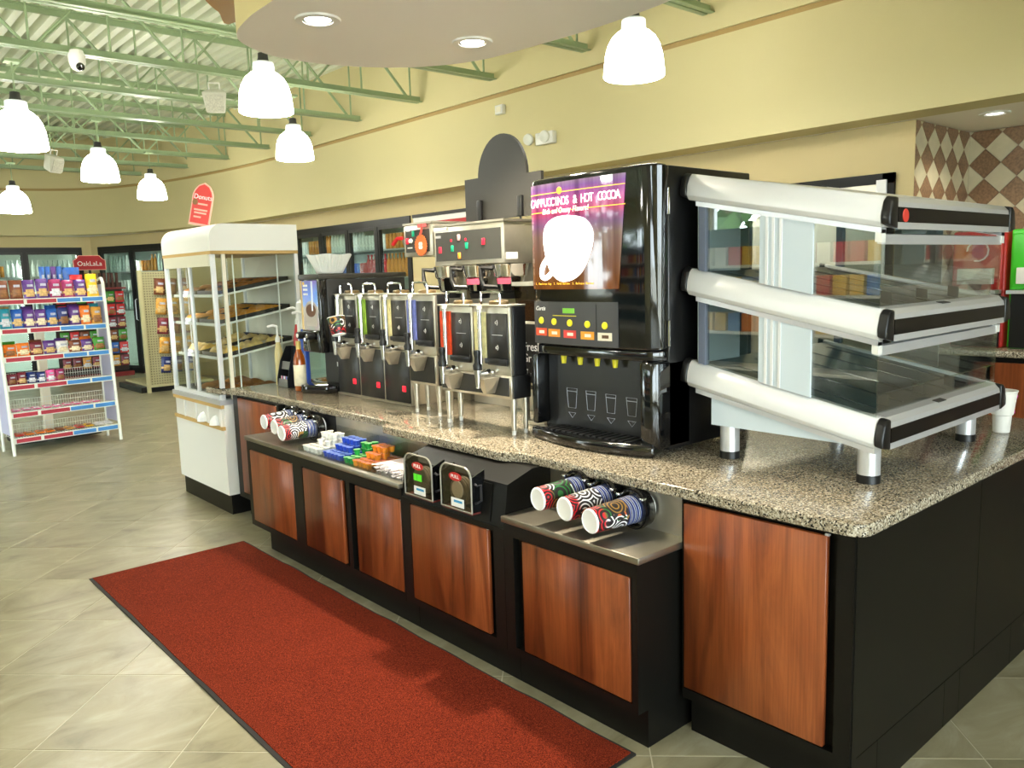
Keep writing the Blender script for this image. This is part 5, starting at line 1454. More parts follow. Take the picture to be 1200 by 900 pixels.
for k, z in enumerate(SHZ[:3]):
    sp = MB(); T = None
    m = MB()
    for yy in (cy0 + .04, cy1 - .04):
        m.box(cx0 + .05, cx1 - .05, yy - .006, yy + .006, z - .012, z)
    for q in range(8):
        xx = cx0 + .05 + q * .072
        m.box(xx, xx + .006, cy0 + .046, cy1 - .046, z - .010, z - .002)
    m.box(cx0 + .044, cx0 + .0495, cy0 + .04, cy1 - .04, z - .016, z + .004)
    part('wire_shelf', m.warp(tiltz), WHITE, t)
for q in (cx0 + .16, cx1 - .16):
    part('shelf_upright', MB().frustum((q, cy0 + .025, .84), (q, cy0 + .025, 1.85), .005, n=8), WHITE, t)
    part('shelf_upright', MB().frustum((q, cy1 - .025, .84), (q, cy1 - .025, 1.85), .005, n=8), WHITE, t)
# trays and pastries
TRM = mat('baking_tray', (44, 38, 30), .5); PAPER = mat('baking_paper', (220, 214, 196), .7)
BUN = {'brown': mat('bun_brown', (150, 92, 30), .55, noise=(25, .3)), 'gold': mat('bun_gold', (206, 138, 40), .5, noise=(25, .25)), 'pale': mat('bun_pale', (222, 186, 116), .6, noise=(25, .18)), 'yellow': mat('bun_yellow', (236, 180, 60), .5, noise=(25, .2))}
def bun_mesh(mt, a, b, c, ridges):
    m = MB(); n, k = 20, 7; vs = []; fs = []
    for i in range(k + 1):
        ph = i / k * PI / 2
        for j in range(n):
            th = 2 * PI * j / n
            x = a * math.cos(ph) * math.cos(th); y = b * math.cos(ph) * math.sin(th); z = c * math.sin(ph)
            z *= 1 + (.10 * math.sin(x / a * ridges * 3.0) if ridges else 0)
            vs.append((x, y, z))
    for i in range(k):
        for j in range(n): fs.append((i * n + j, i * n + (j + 1) % n, (i + 1) * n + (j + 1) % n, (i + 1) * n + j))
    fs.append(tuple(range(n - 1, -1, -1)))
    m.add(vs, fs)
    return m.mesh('pastry', mt, smooth=True)
kinds = {0: ('brown', .055, .045, .032, 0), 1: ('gold', .075, .032, .033, 2.5), 2: ('pale', .075, .054, .045, 3)}
PN = {0: ('brown_bun', 'small brown bun on the top tray of the pastry case', 'bun', 'brown buns on the top tray'), 1: ('sweet_roll', 'golden twisted roll on the middle tray of the pastry case', 'roll', 'golden rolls on the middle tray'), 2: ('ridged_bread', 'ridged sweet bread on the lower tray of the pastry case', 'bread', 'ridged sweet breads on the lower tray')}
for k in range(3):
    z = SHZ[k]
    for ti, (ya, yb) in enumerate(((5.66, 6.07), (6.10, 6.50))):
        tr = thing('baking_tray', 'dark baking tray %s on the %s shelf of the pastry case' % (('near the counter', 'away from the counter')[ti], ('top', 'middle', 'lower')[k]), 'tray', (2.50, (ya + yb) / 2, z), 0, 'baking trays in the pastry case')
        m = MB(); m.box(cx0 + .06, cx1 - .06, ya, yb, z + .0005, z + .004); 
        for (p, q, r_, s) in ((cx0 + .06, cx1 - .06, ya, ya + .004), (cx0 + .06, cx1 - .06, yb - .004, yb), (cx0 + .06, cx0 + .064, ya, yb), (cx1 - .064, cx1 - .06, ya, yb)):
            m.box(p, q, r_, s, z + .004, z + .028)
        part('pan', m.warp(tiltz), TRM, tr)
        if k: part('paper', MB().box(cx0 + .07, cx1 - .07, ya + .008, yb - .008, z + .0042, z + .0052).warp(tiltz), PAPER, tr)
        nm, a, b, c, rg = kinds[k]
        me = bun_mesh(BUN[nm], a, b, c, rg); me2 = bun_mesh(BUN['yellow' if k == 2 else nm], a, b, c, rg)
        xs = {0: 4, 1: 3, 2: 3}[k]; ys = {0: 4, 1: 5, 2: 3}[k]
        for i in range(xs):
            for j in range(ys):
                if k == 2 and (i + j) % 4 == 3: continue
                nm2, lb, ct, gp = PN[k]
                o = bpy.data.objects.new(nm2, me if (i + j) % 3 else me2); COL.objects.link(o)
                w_ = (cx1 - cx0 - .16); hgt = yb - ya - .04
                o.location = (cx0 + .08 + w_ * (i + .5) / xs, ya + .02 + hgt * (j + .5) / ys, z + .0058)
                o.location.z += .17 * (o.location.x - cx0 - .06)
                o.rotation_euler = (0, -math.atan(.17), random.uniform(-.2, .2))
                tag(o, lb, ct, gp)
tr = thing('bread_basket', 'tray of loaves and greens at the bottom of the pastry case', 'tray', (2.5, 6.05, .836))
part('pan', MB().box(cx0 + .06, cx1 - .06, 5.68, 6.48, .8365, .85), TRM, tr)
me = bun_mesh(BUN['brown'], .12, .05, .05, 2)
for i in range(6):
    o = bpy.data.objects.new('bread_loaf', me); COL.objects.link(o); o.location = (cx0 + .22 + .24 * (i % 2), 5.76 + .13 * i, .8505); tag(o, 'brown loaf at the bottom of the pastry case', 'loaf', 'loaves at the bottom of the pastry case')
# red sign on top
t = thing('topper_sign', 'red pointed arch sign standing on the pastry case', 'sign', (2.40, 6.12, 2.065))
sg = [(-.085, 0), (.085, 0), (.085, .22), (.072, .255), (.045, .29), (.0, .31), (-.045, .29), (-.072, .255), (-.085, .22)]
# sign leans and faces the aisle
SGT = Matrix.Translation((2.275, 6.03, 2.078)) @ Matrix.Rotation(.62, 4, 'Z') @ Matrix.Rotation(.2, 4, 'X') @ Matrix.Rotation(.10, 4, 'Y')
SGO = mat('sign_red', (216, 62, 56), .45); SGB = mat('sign_border', (244, 178, 160), .5)
part('panel', MB().prism(sg, 0, .006, 'x', T=SGT), SGB, t)
part('field', MB().prism([(a * .88, .015 + b * .92) for a, b in sg], -.002, -.0003, 'x', T=SGT), SGO, t)
def sgn(s, size, u, w):
    r_ = (SGT.to_3x3() @ Vector((0, -1, 0))); uu = (SGT.to_3x3() @ Vector((0, 0, 1))); p = SGT @ Vector((-.003, u, w))
    text(s, size, p, WHITEP, t, face=(r_, uu))
sgn('Donuts', .05, -.005, .205)
for _w, _a, _b in ((.155, -.05, .03), (.112, -.055, .055), (.09, -.05, .05), (.06, -.01, .05)):
    part('print_line', MB().box(-.0028, -.0021, _a, _b, _w - .006, _w + .006, T=SGT), SGB, t)
part('pastry_picture', MB().lathe([(.0001, .002), (.022, .002), (.022, 0)], SGT @ Vector((-.0005, .055, .165)), 14, axis=SGT.to_3x3() @ Vector((-1, 0, 0))), mat('sign_brown', (140, 96, 50), .5), t)

# ================================================================== snack rack on the left
RZ = math.atan2(.08, .997)
t = thing('snack_rack', 'white wire snack rack with six shelves of chips and candy', 'display rack', (1.478, 9.26, 0), RZ)
TR = Matrix.Translation((1.478, 9.26, 0)) @ Matrix.Rotation(RZ, 4, 'Z')
RW = 1.025; RD = .38
RWH = mat('rack_white', (232, 234, 226), .4); PURPLE = mat('rack_side_print', (196, 196, 224), .45); STRIPR = mat('price_red', (176, 50, 66), .5); STRIPB = mat('price_blue', (70, 140, 210), .5)
lean = lambda z: (1.74 - z) * .06       # front posts come forward towards the floor
def rpart(nm, mb_, m_, parent=t, **k):
    mb_.v = [tuple(TR @ Vector(p)) for p in mb_.v]
    return part(nm, mb_, m_, parent, **k)
for xx in (0, RW):
    rpart('front_post', MB().tube([(xx, 0, 0), (xx, .105, 1.70), (xx, .14, 1.745)], .017, 8), RWH, smooth=True)
    rpart('rear_post', MB().tube([(xx, RD, 0), (xx, RD, 1.70), (xx, .16, 1.745)], .014, 8), RWH, smooth=True)
    rpart('side_panel', MB().prism([(.035, .20), (.12, 1.68), (RD - .02, 1.68), (RD - .02, .20)], xx - .003, xx + .003, 'x'), PURPLE)
SH = [1.545, 1.255, .975, .695, .42, .165]
NAMES = ['top', 'second', 'third', 'fourth', 'fifth', 'bottom']
for k, z in enumerate(SH):
    y0 = .105 * z / 1.7 + .004
    y0 = .105 - .105 * (1.7 - z) / 1.7
    sh_ = rpart('shelf', MB().box(.02, RW - .02, y0 + .012, RD - .03, z - .008, z), RWH) if k < 3 else None
    if sh_ is None:
        m = MB()
        for q in range(40): m.box(.03 + q * .0245, .033 + q * .0245, y0 + .012, RD - .03, z - .004, z - .001)
        for yy in (y0 + .012, (y0 + RD) / 2, RD - .034): m.box(.02, RW - .02, yy, yy + .004, z - .007, z - .0045)
        sh_ = rpart('wire_shelf', m, RWH)
        m = MB()
        for q in range(40): m.box(.03 + q * .0245, .033 + q * .0245, RD - .034, RD - .031, z, z + .10)
        m.box(.02, RW - .02, RD - .035, RD - .030, z + .10, z + .105); m.box(.02, RW - .02, RD - .035, RD - .030, z + .05, z + .054)
        rpart('back_fence', m, RWH, sh_)
    ch = rpart('price_channel', MB().box(.012, RW - .012, y0 - .012, y0 + .0115, z - .045, z + .012), RWH, sh_)
    for (a, b, m_) in ((.03, .25, STRIPR), (.28, .55, STRIPR), (.56, .78, STRIPB), (.80, 1.0, STRIPB)):
        rpart('price_strip', MB().box(a, b, y0 - .0145, y0 - .0125, z - .036, z + .002), m_, sh_)
rpart('centre_post', MB().box(RW / 2 - .04, RW / 2 + .04, RD + .22, RD + .30, 0, 1.4), CREAM)
rpart('base_shoe', MB().box(.13, RW - .06, RD - .02 + .0, RD + .40, .04, .12), BLACKP, bevel=.02)

def bag_mesh(w, h, d, mats, mi_fn):
    m = MB(); nx, nz = 6, 8; vs = []; fs = []; mi = []
    for s in (-1, 1):
        for j in range(nz + 1):
            for i in range(nx + 1):
                u = i / nx * 2 - 1; v = j / nz * 2 - 1
                bulge = (1 - u ** 4) * (1 - v ** 4)
                vs.append((u * w / 2 * (1 - .05 * (1 - v * v)), s * d / 2 * bulge, h * j / nz))
    N = (nx + 1) * (nz + 1)
    for s in range(2):
        for j in range(nz):
            for i in range(nx):
                a = s * N + j * (nx + 1) + i
                fs.append((a, a + 1, a + nx + 2, a + nx + 1)); mi.append(mi_fn(i, j, nx, nz) if s == 0 else 0)
    m.v = vs; m.f = fs; m.m = mi
    me = m.mesh('bag', mats, smooth=True)
    return me
BAGC = {'brown': (120, 62, 36), 'maroon': (120, 34, 52), 'violet': (92, 52, 130), 'magenta': (150, 34, 90), 'yellow': (236, 186, 24), 'blue': (36, 92, 176), 'teal': (40, 150, 170), 'orange': (232, 120, 30), 'navy': (26, 44, 110), 'green': (60, 140, 40), 'pink': (222, 90, 150), 'red': (196, 36, 40), 'white': (224, 220, 220), 'gold': (206, 150, 60)}
FOOD = {'tan': (206, 170, 110), 'cream': (226, 210, 176), 'brown': (140, 92, 50), 'white': (214, 214, 220)}
bagcache = {}
def bagme(col, food, w, h, d):
    key = (col, food, w, h, d)
    if key not in bagcache:
        ms = [mat('foil_' + col, BAGC[col], .3, noise=(30, .25)), mat('food_' + food, FOOD[food], .4, noise=(45, .35)), mat('brand_patch', (170, 172, 190), .4, noise=(40, .3))]
        bagcache[key] = bag_mesh(w, h, d, ms, lambda i, j, nx, nz: 1 if (j in (1, 2, 3) and 0 < i < nx - 1 or j == 2) else (2 if (1 < i < nx - 1 and j == 5) else 0))
    return bagcache[key]
def bag(nm, col, food, x, y, z, w, h, d, lb, grp, tilt=-.18, T=TR, flat=False):
    o = bpy.data.objects.new(nm, bagme(col, food, w, h, d)); COL.objects.link(o)
    R_ = Matrix.Rotation(tilt, 4, 'X') if not flat else Matrix.Rotation(-1.45, 4, 'X')
    o.matrix_basis = T @ Matrix.Translation((x, y, z)) @ Matrix.Rotation(random.uniform(-.08, .08), 4, 'Z') @ R_
    tag(o, lb, 'snack bag', grp)
POS = ['first', 'second', 'third', 'fourth', 'fifth', 'sixth', 'seventh', 'eighth', 'ninth', 'tenth']
rows = [('top', [('brown', 'brown'), ('brown', 'brown'), ('violet', 'tan'), ('violet', 'tan'), ('magenta', 'white'), ('magenta', 'tan'), ('violet', 'tan'), ('yellow', 'cream')], .20),
        ('second', [('teal', 'white'), ('blue', 'tan'), ('violet', 'cream'), ('violet', 'cream'), ('blue', 'tan'), ('navy', 'brown'), ('violet', 'cream'), ('orange', 'cream'), ('gold', 'brown')], .20),
        ('third', [('orange', 'brown'), ('orange', 'cream'), ('maroon', 'tan'), ('violet', 'tan'), ('white', 'cream'), ('brown', 'cream'), ('violet', 'cream'), ('green', 'brown')], .14),
        ('fourth', [('maroon', 'brown'), ('maroon', 'tan'), ('navy', 'white'), ('navy', 'white'), ('pink', 'white'), ('magenta', 'brown')], .12)]
for k, (nm, cols, hh) in enumerate(rows):
    z = SH[k] + .002; n = len(cols); span = (RW - .06) * (1 if k < 3 else .55); w = span / n
    y0 = .105 - .105 * (1.7 - SH[k]) / 1.7
    for i, (c, fd) in enumerate(cols):
        bag('snack_bag', c, fd, .03 + w * (i + .5), y0 + .05 + .0, z, round(w * .98, 3), hh * (1.25 if c == 'yellow' else random.choice((.95, 1.0, 1.05))), .05, '%s snack bag, %s from the left on the %s shelf of the white rack' % (c, POS[i], nm), 'snack bags on the %s rack shelf' % nm)
    if k in (1, 2):
        for i, (c, fd) in enumerate(cols[::-1]):
            if i % 2: continue
            bag('snack_bag', c, fd, .05 + w * (i + .5), y0 + .15, z, round(w * .98, 3), hh * 1.12, .05, '%s snack bag in the back row of the %s rack shelf' % (c, nm), 'back row bags on the %s rack shelf' % nm)
for i in range(9):
    bag('candy_pack', 'pink', 'white', .08 + i * .095, .075, SH[4] + .018, .085, .10, .022, 'pink candy pack lying on the fifth shelf of the white rack', 'pink candy packs', flat=True)
for i, c in enumerate(['red', 'orange', 'orange', 'orange', 'brown', 'gold', 'red', 'yellow', 'white', 'white']):
    bag('candy_pack', c, 'brown' if i < 8 else 'white', .08 + i * .095, .045, SH[5] + .024, .09, .12, .03, '%s candy pack, %s from the left on the bottom shelf of the white rack' % (c, POS[i]), 'candy packs on the bottom rack shelf', flat=True)
# big bags on top of the rack
for i, (x, c, w_, h_) in enumerate(((.50, 'blue', .06, .20), (.555, 'blue', .06, .20), (.61, 'violet', .06, .20), (.665, 'blue', .06, .20))):
    bag('snack_bag', c, 'tan', x, .29, SH[0] + .002, .052, h_ + .13, .04, 'tall %s bag standing at the back of the top rack shelf, %s from the left' % (c, POS[i]), 'tall bags behind the top rack shelf', tilt=0)
bag('snack_bag', 'blue', 'tan', .78, .28, SH[0] + .002, .17, .32, .05, 'large tilted blue chip bag at the back of the top rack shelf', None, tilt=-.05)
bag('snack_bag', 'red', 'cream', .80, .21, SH[0] + .002, .13, .24, .04, 'red and yellow chip bag in front of the large blue bag', None, tilt=-.03)

# ================================================================== far fixtures
# gondola with peg board end and hanging bread
GX, GY = 3.93, 13.05
t = thing('bread_gondola', 'beige pegboard gondola of hanging bread between the rack and the pastry case', 'gondola', (4.3, 13.7, 0))
def pegmat():
    m, nt, b = newmat('pegboard')
    tc = nt.nodes.new('ShaderNodeTexCoord'); mp = nt.nodes.new('ShaderNodeMapping'); mp.inputs['Scale'].default_value = (26, 26, 26); nt.links.new(tc.outputs['Object'], mp.inputs[0])
    fr = nt.nodes.new('ShaderNodeVectorMath'); fr.operation = 'FRACTION'; nt.links.new(mp.outputs[0], fr.inputs[0])
    sb = nt.nodes.new('ShaderNodeVectorMath'); sb.operation = 'SUBTRACT'; sb.inputs[1].default_value = (.5, .5, .5); nt.links.new(fr.outputs[0], sb.inputs[0])
    sp = nt.nodes.new('ShaderNodeSeparateXYZ'); nt.links.new(sb.outputs[0], sp.inputs[0])
    cb = nt.nodes.new('ShaderNodeCombineXYZ'); nt.links.new(sp.outputs['X'], cb.inputs[0]); nt.links.new(sp.outputs['Z'], cb.inputs[1])
    ln = nt.nodes.new('ShaderNodeVectorMath'); ln.operation = 'LENGTH'; nt.links.new(cb.outputs[0], ln.inputs[0])
    r = ramp(nt, [(0.0, (92, 84, 58)), (.2, (92, 84, 58)), (.24, (176, 168, 128))], 'LINEAR'); nt.links.new(ln.outputs['Value'], r.inputs[0])
    nt.links.new(r.outputs[0], b.inputs['Base Color']); b.inputs['Roughness'].default_value = .6
    return m
PEG = pegmat()
GB = mat('gondola_beige', (190, 182, 140), .5)
part('end_panel', MB().box(3.98, 4.62, 13.03, 13.05, .12, 1.86), PEG, t)
part('upright', MB().box(3.93, 3.978, 13.0, 13.06, 0, 1.88), GB, t)
part('back_board', MB().box(4.60, 4.64, 13.052, 14.3, .12, 1.86), PEG, t)
part('base_deck', MB().box(3.98, 4.95, 13.0, 14.3, .085, .118), GB, t)
part('base_shoe', MB().box(3.86, 4.9, 13.10, 14.25, 0.0, .084), BLACKP, t)
for r_ in range(5):
    for c in range(3):
        z = 1.50 - r_ * .30
        o = bpy.data.objects.new('bread_bag', bagme(('brown', 'gold', 'maroon', 'gold', 'navy')[r_], ('tan', 'brown')[c % 2], .16, .25, .09)); COL.objects.link(o)
        o.location = (4.20 + .17 * c, 12.95 - .02 * c, z); o.rotation_euler = (0, .1, random.uniform(-.3, .3))
        tag(o, 'bag of buns on the pegboard gondola, %s from the left in the %s row down' % (POS[c], POS[r_]), 'bread bag', 'bread bags on the pegboard gondola')
# candy wall rack
t = thing('candy_rack', 'dark peg rack packed with red candy bags under the far coolers', 'candy rack', (4.2, 16.2, 0))
part('back_board', MB().box(3.45, 4.62, 16.30, 16.33, .08, 1.72), mat('rack_dark', (60, 44, 40), .6), t)
part('base', MB().box(3.45, 4.62, 15.98, 16.295, 0, .08), mat('rack_red', (120, 30, 30), .5), t)
part('header_shelf', MB().box(3.45, 4.62, 16.05, 16.295, 1.60, 1.63), mat('rack_red', (120, 30, 30), .5), t)
part('foot', MB().box(3.5, 4.6, 16.05, 16.33, 0.08, .085), BLACKP, t)
cc = ['red', 'maroon', 'red', 'brown', 'gold', 'red', 'green', 'maroon', 'blue']
kk = 0
for r_ in range(6):
    for c in range(7):
        col = cc[(r_ * 5 + c * 3) % len(cc)]
        o = bpy.data.objects.new('candy_bag', bagme(col, ('brown', 'white', 'tan')[(r_ + c) % 3], .15, .20, .05)); COL.objects.link(o)
        o.location = (3.54 + c * .163, 16.12, 1.34 - r_ * .235 + .02); o.rotation_euler = (0, 0, random.uniform(-.1, .1))
        tag(o, '%s candy bag on the peg rack, %s along in the %s row' % (col, POS[c], POS[r_]), 'candy bag', 'candy bags on the peg rack')
JM = MB().box(-.02, .02, -.02, .02, 0, .26).mesh('jerky_stick', mat('jerky', (84, 44, 32), .5))
for i in range(12):
    o = bpy.data.objects.new('jerky_stick', JM); COL.objects.link(o); o.location = (3.70 + i * .073, 16.15, 1.636); o.rotation_euler = (0, random.uniform(-.05, .05), 0)
    tag(o, 'brown meat stick standing in the row on top of the candy rack', 'meat stick', 'meat sticks on the candy rack')
t = thing('rack_sign', 'red scalloped sign above the candy rack, right of the yellow chip bag', 'sign', (3.87, 16.0, 1.80))
sg = [(-.27, 0), (.27, 0), (.27, .17), (.22, .20), (.17, .26), (-.17, .26), (-.22, .20), (-.27, .17)]
part('panel', MB().prism([(4.03 + a, 1.95 + b) for a, b in sg], 15.98, 16.0, 'y'), SGB, t)
part('field', MB().prism([(4.03 + a * .95, 1.96 + b * .92) for a, b in sg], 15.976, 15.9795, 'y'), mat('sign_crimson', (176, 28, 36), .5), t)
text('OakLaLa', .115, (4.03, 15.974, 2.06), WHITEP, t, face=FACE_Y)
part('post', MB().box(4.01, 4.05, 16.001, 16.02, 1.63, 2.1), BLACKP, t)

# ---- coolers
BOT = MB().lathe([(.0001, 0), (.032, 0), (.034, .01), (.034, .13), (.028, .17), (.012, .20), (.012, .22), (.015, .222), (.015, .24), (.0001, .241)], (0, 0, 0), 10)
CAN = MB().lathe([(.0001, 0), (.03, 0), (.034, .01), (.034, .16), (.03, .17), (.0001, .171)], (0, 0, 0), 10)
DRINK = {'white': (226, 228, 224), 'amber': (206, 130, 40), 'blue': (60, 90, 170), 'green': (60, 130, 70), 'red': (186, 40, 44), 'yellow': (230, 190, 50), 'clear': (190, 205, 200), 'brown': (90, 56, 36), 'violet': (110, 70, 130)}
dm = {}
for c, v in DRINK.items():
    dm[c] = (BOT.mesh('drink_bottle', mat('drink_' + c, v, .25, noise=(35, .2)), smooth=True), CAN.mesh('drink_can', mat('drink_' + c, v, .25), smooth=True))
COOLW = mat('cooler_lining', (206, 214, 206), .5); COOLLT = mat('cooler_fill_lamp', (240, 250, 245), .5, emit=5)
def cooler(T, W, ndoor, lb, where, rows, seed, z0=.10, z1=2.40, zmin=0.9, step=.085, lamp=5):
    random.seed(seed)
    t = thing('drink_cooler', lb, 'cooler', T @ Vector((W / 2, 0, 0)))
    def cp(nm, m_, mt, par=t, **k):
        m_.v = [tuple(T @ Vector(p)) for p in m_.v]
        return part(nm, m_, mt, par, **k)
    m = MB(); m.box(.001, W - .001, .68, .70, 0, z1 - .01); m.box(.001, .015, .1, .68, 0, z1 - .01); m.box(W - .015, W - .001, .1, .68, 0, z1 - .01); m.box(.015, W - .015, .1, .68, 0, .10); m.box(.015, W - .015, .1, .68, z1 - .05, z1 - .01)
    cp('lining', m, COOLW)
    m = MB(); m.box(.001, W - .001, -.02, .06, z1 - .09, z1 - .001); m.box(.001, W - .001, -.02, .06, 0, z0)
    dw = (W - .07) / ndoor
    for i in range(ndoor + 1): m.box(.002 + dw * i, .068 + dw * i, -.02, .06, z0, z1 - .09)
    cp('frame', m, BLACKP)
    for i in range(ndoor):
        a, b = .068 + dw * i, .002 + dw * (i + 1)
        dr = cp('door', MB().box(a, a + .03, -.012, .02, z0, z1 - .09).box(b - .03, b, -.012, .02, z0, z1 - .09).box(a + .03, b - .03, -.012, .02, z0, z0 + .04).box(a + .03, b - .03, -.012, .02, z1 - .13, z1 - .09), mat('cooler_door_frame', (40, 40, 38), .4))
        cp('pane', MB().box(a + .03, b - .03, .002, .006, z0 + .04, z1 - .13), GLASSC, dr)
        cp('handle', MB().tube([(a + .02, -.014, 1.0), (a + .02, -.05, 1.02), (a + .02, -.05, 1.38), (a + .02, -.014, 1.40)], .008, 6), ALU, dr)
        cp('fill_lamp_tube', MB().box(b - .02, b + .0, .065, .075, z0 + .1, z1 - .15), mat('cooler_fill_lamp_%d' % lamp, (240, 250, 245), .5, emit=lamp), dr)
    zz = zmin
    nsh = 0
    while zz < z1 - .30:
        cp('shelf', MB().box(.02, W - .02, .12, .66, zz - .02, zz), mat('cooler_shelf', (150, 152, 148), .4))
        col = rows[nsh % len(rows)]
        n = int((W - .16) / step)
        for i in range(n):
            c = col[(i * len(col)) // n]
            k = 0 if (nsh + (i * 3) // n) % 2 == 0 else 1
            p = T @ Vector((.10 + i * step + .02, .17, zz + .001))
            o = bpy.data.objects.new('drink_bottle' if k == 0 else 'drink_can', dm[c][k]); COL.objects.link(o); o.location = p
            o.scale = (1, 1, 1.25 if k == 0 else 1.15)
            tag(o, '%s drink %s behind glass on the %s visible shelf of the %s cooler' % (c, 'bottle' if k == 0 else 'can', ('lowest', 'second', 'third', 'top')[min(nsh, 3)], where), 'drink bottle' if k == 0 else 'drink can', '%s drinks in the %s cooler' % (c, where))
        zz += .36; nsh += 1
    return t
# side wall: local x runs towards -Y ... build with x -> -y, depth -> +x
TS_ = Matrix(((0, 1, 0, XW), (-1, 0, 0, 12.16), (0, 0, 1, 0), (0, 0, 0, 1)))
cooler(TS_, 3.80, 5, 'black framed drink cooler on the right wall behind the coffee filters', 'right wall', [['white', 'amber', 'green', 'white', 'yellow'], ['red', 'amber', 'blue', 'yellow', 'violet'], ['white', 'white', 'blue', 'red', 'amber'], ['white', 'amber', 'white', 'white', 'amber']], 3, zmin=.95)
cooler(TCH() @ Matrix.Translation((.2, 0, 0)), 1.78, 2, 'black framed drink cooler on the slanted corner wall beside the pastry case', 'corner', [['clear', 'white'], ['white', 'clear'], ['clear', 'white', 'amber', 'clear'], ['clear', 'white']], 4, zmin=1.2, lamp=36)  # stronger tube glow stands in for daylight mirrored in these doors
cooler(Matrix(((1, 0, 0, .4), (0, 1, 0, 17.2), (0, 0, 1, 0), (0, 0, 0, 1))), 3.82, 4, 'black framed drink cooler on the far wall behind the snack rack', 'far wall', [['white', 'clear'], ['blue', 'white'], ['white', 'clear', 'white', 'amber', 'white', 'clear'], ['white', 'clear']], 5, zmin=1.15, lamp=36)  # tubes boosted here too, in place of mirrored daylight
random.seed(11)

# ================================================================== back bar on the right with slush machines
t = thing('back_bar', 'back counter with a granite top and cherry front below the tiled wall', 'counter', (6.4, 1.4, 0))
part('carcass', MB().box(6.15, 6.69, .2, 2.385, 0, 1.0), BLACK, t)
for (a, b) in ((.3, 1.2), (1.25, 2.0)):
    part('front_panel', MB().box(6.13, 6.149, a, b, .12, .96), WOOD, t)
part('top', MB().box(6.08, 6.69, .15, 2.39, 1.0, 1.045), GRANITE, t, bevel=.01)
def slush(y0, y1, col, lb):
    t = thing('slush_machine', lb, 'drink machine', (6.45, (y0 + y1) / 2, 1.045))
    mc = mat('slush_' + lb.split()[0], col, .35, emit=.04)
    part('body', MB().box(6.30, 6.66, y0, y1, 1.0455, 1.86), mc, t, bevel=.015)
    part('front_door', MB().box(6.275, 6.2995, y0 + .015, y1 - .015, 1.45, 1.83), mc, t, bevel=.01)
    part('valve_block', MB().box(6.23, 6.2745, y0 + .06, y1 - .06, 1.49, 1.60), WHITE, t, bevel=.005)
    part('valve', MB().frustum((6.245, (y0 + y1) / 2, 1.40), (6.245, (y0 + y1) / 2, 1.4895), .03, .045, 12), BLACKP, t)
    part('drip_shelf', MB().box(6.18, 6.2995, y0 + .02, y1 - .02, 1.425, 1.449), ALU, t)
    part('bay', MB().box(6.28, 6.2995, y0 + .02, y1 - .02, 1.05, 1.424), BLACKP, t)
    part('swirl_print', MB().tube([(6.273, (y0 + y1) / 2 + .07 * math.cos(a), 1.72 + .07 * math.sin(a)) for a in [i * .5 for i in range(11)]], .006, 6), WHITEP, t)
slush(1.62, 1.965, (60, 190, 40), 'green frozen drink machine at the right edge of the picture')
slush(1.99, 2.34, (180, 40, 36), 'red frozen drink machine seen through the food warmer glass')

# ================================================================== aisle beyond the camera, mirrored in the warmer glass
t = thing('aisle_gondola', 'teal snack gondola across the aisle, mirrored in the warmer glass', 'gondola', (-2.7, 4.4, 0))
TEAL = mat('gondola_teal', (30, 84, 96), .5)
part('back_board', MB().box(-3.0, -2.96, 2.6, 6.2, .1, 2.1), TEAL, t)
part('header', MB().box(-2.959, -2.90, 2.6, 6.2, 1.9, 2.1), TEAL, t)
part('base', MB().box(-2.959, -2.45, 2.6, 6.2, 0, .12), WHITE, t)
for z in (.55, .95, 1.35, 1.68):
    part('shelf', MB().box(-2.959, -2.52, 2.6, 6.2, z - .03, z), WHITE, t)
bc = [(232, 180, 40), (206, 50, 44), (240, 240, 236), (220, 120, 40), (60, 110, 180)]
BX = [MB().box(-.09, .09, -.07, .07, 0, .2).mesh('snack_box', mat('box_%d' % i, c, .45)) for i, c in enumerate(bc)]
for zi, z in enumerate((.95, 1.35, 1.68)):
    for i in range(20):
        o = bpy.data.objects.new('snack_box', BX[(i * 2 + zi * 3) // 3 % 5]); COL.objects.link(o); o.location = (-2.66, 2.75 + i * .175, z + .001)
        tag(o, 'snack box on the teal gondola across the aisle', 'box', 'snack boxes on the teal gondola')
LEAF = mat('tree_leaf', (52, 84, 36), .7, noise=(4, .5)); BARK = mat('bark', (84, 66, 50), .9)
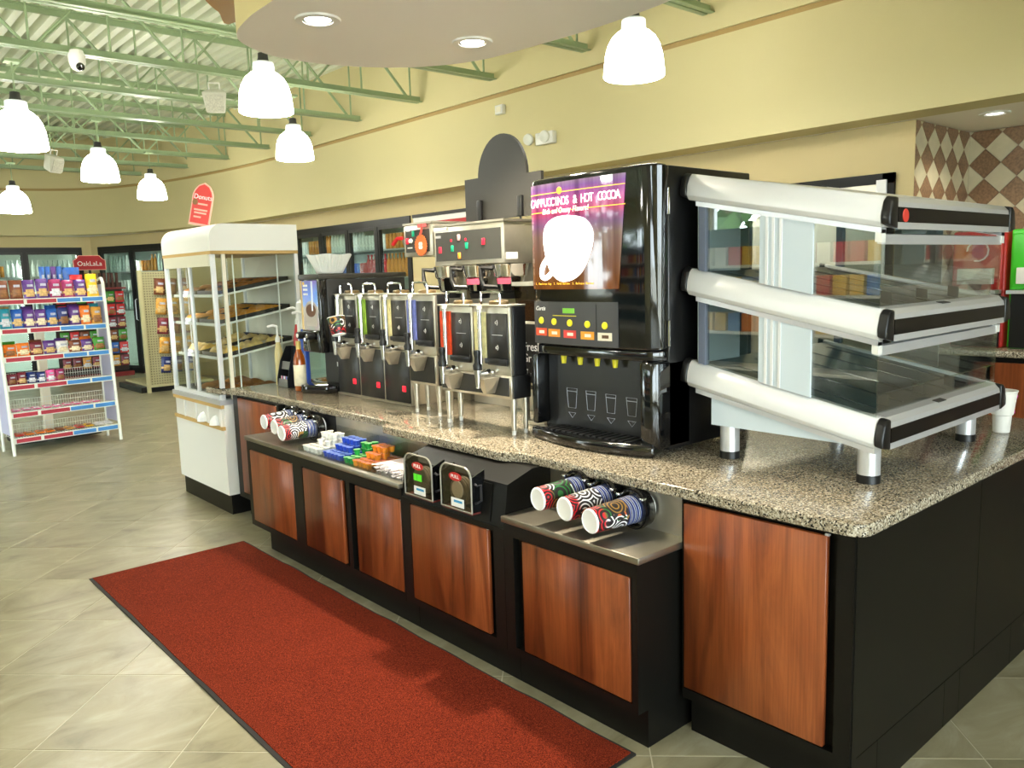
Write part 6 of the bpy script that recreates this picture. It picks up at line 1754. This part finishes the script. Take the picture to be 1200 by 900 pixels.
def tree(x, y, h, r, lb):
    t = thing('tree', lb, 'tree', (x, y, -.1))
    part('trunk', MB().frustum((x, y, -.1), (x, y, h * .5), .22, .14, 10), BARK, t, smooth=True)
    m = MB()
    for i in range(420):
        a = random.uniform(0, 6.28); b = random.uniform(-1, 1); rr = r * random.uniform(.55, 1.0); s = random.uniform(.25, .5)
        c = Vector((x + rr * math.cos(a) * math.sqrt(1 - b * b), y + rr * math.sin(a) * math.sqrt(1 - b * b), h * .62 + rr * b * 1.1))
        u = Vector((random.uniform(-1, 1), random.uniform(-1, 1), random.uniform(-1, 1))).normalized(); w = u.orthogonal().normalized()
        m.add([c - u * s, c + w * s * .6, c + u * s, c - w * s * .6], [(0, 1, 2, 3)])
    o = part('foliage', m, LEAF, t); o['kind'] = 'stuff'
tree(-14, 13, 7, 3.0, 'leafy tree outside the shop window, mirrored in the warmer glass')
tree(-15, 20, 8, 3.4, 'taller leafy tree farther along outside the shop window')
tree(-13, 4, 7, 2.8, 'leafy tree standing outside the middle shop windows')

# ================================================================== lettering: turn every text curve into a plain mesh
dg = bpy.context.evaluated_depsgraph_get()
memo = {}
for o in TEXTS:
    cu = o.data
    key = (cu.body, round(cu.size, 5), cu.shear, cu.align_x, cu.materials[0].name)
    if key not in memo:
        memo[key] = bpy.data.meshes.new_from_object(o.evaluated_get(dg))
    nm = o.name
    n = bpy.data.objects.new('lettering_mesh', memo[key]); COL.objects.link(n)
    n.parent = o.parent; n.matrix_basis = o.matrix_basis.copy()
    # dispensers are copied before this point, so each copy carries its own text object
    bpy.data.objects.remove(o); n.name = nm.split('.')[0]
for o in [q for q in COL.objects if q.type == 'FONT']:
    cu = o.data
    key = (cu.body, round(cu.size, 5), cu.shear, cu.align_x, cu.materials[0].name)
    nm = o.name
    n = bpy.data.objects.new('lettering_mesh', memo[key]); COL.objects.link(n)
    n.parent = o.parent; n.matrix_basis = o.matrix_basis.copy()
    bpy.data.objects.remove(o); n.name = nm.split('.')[0]
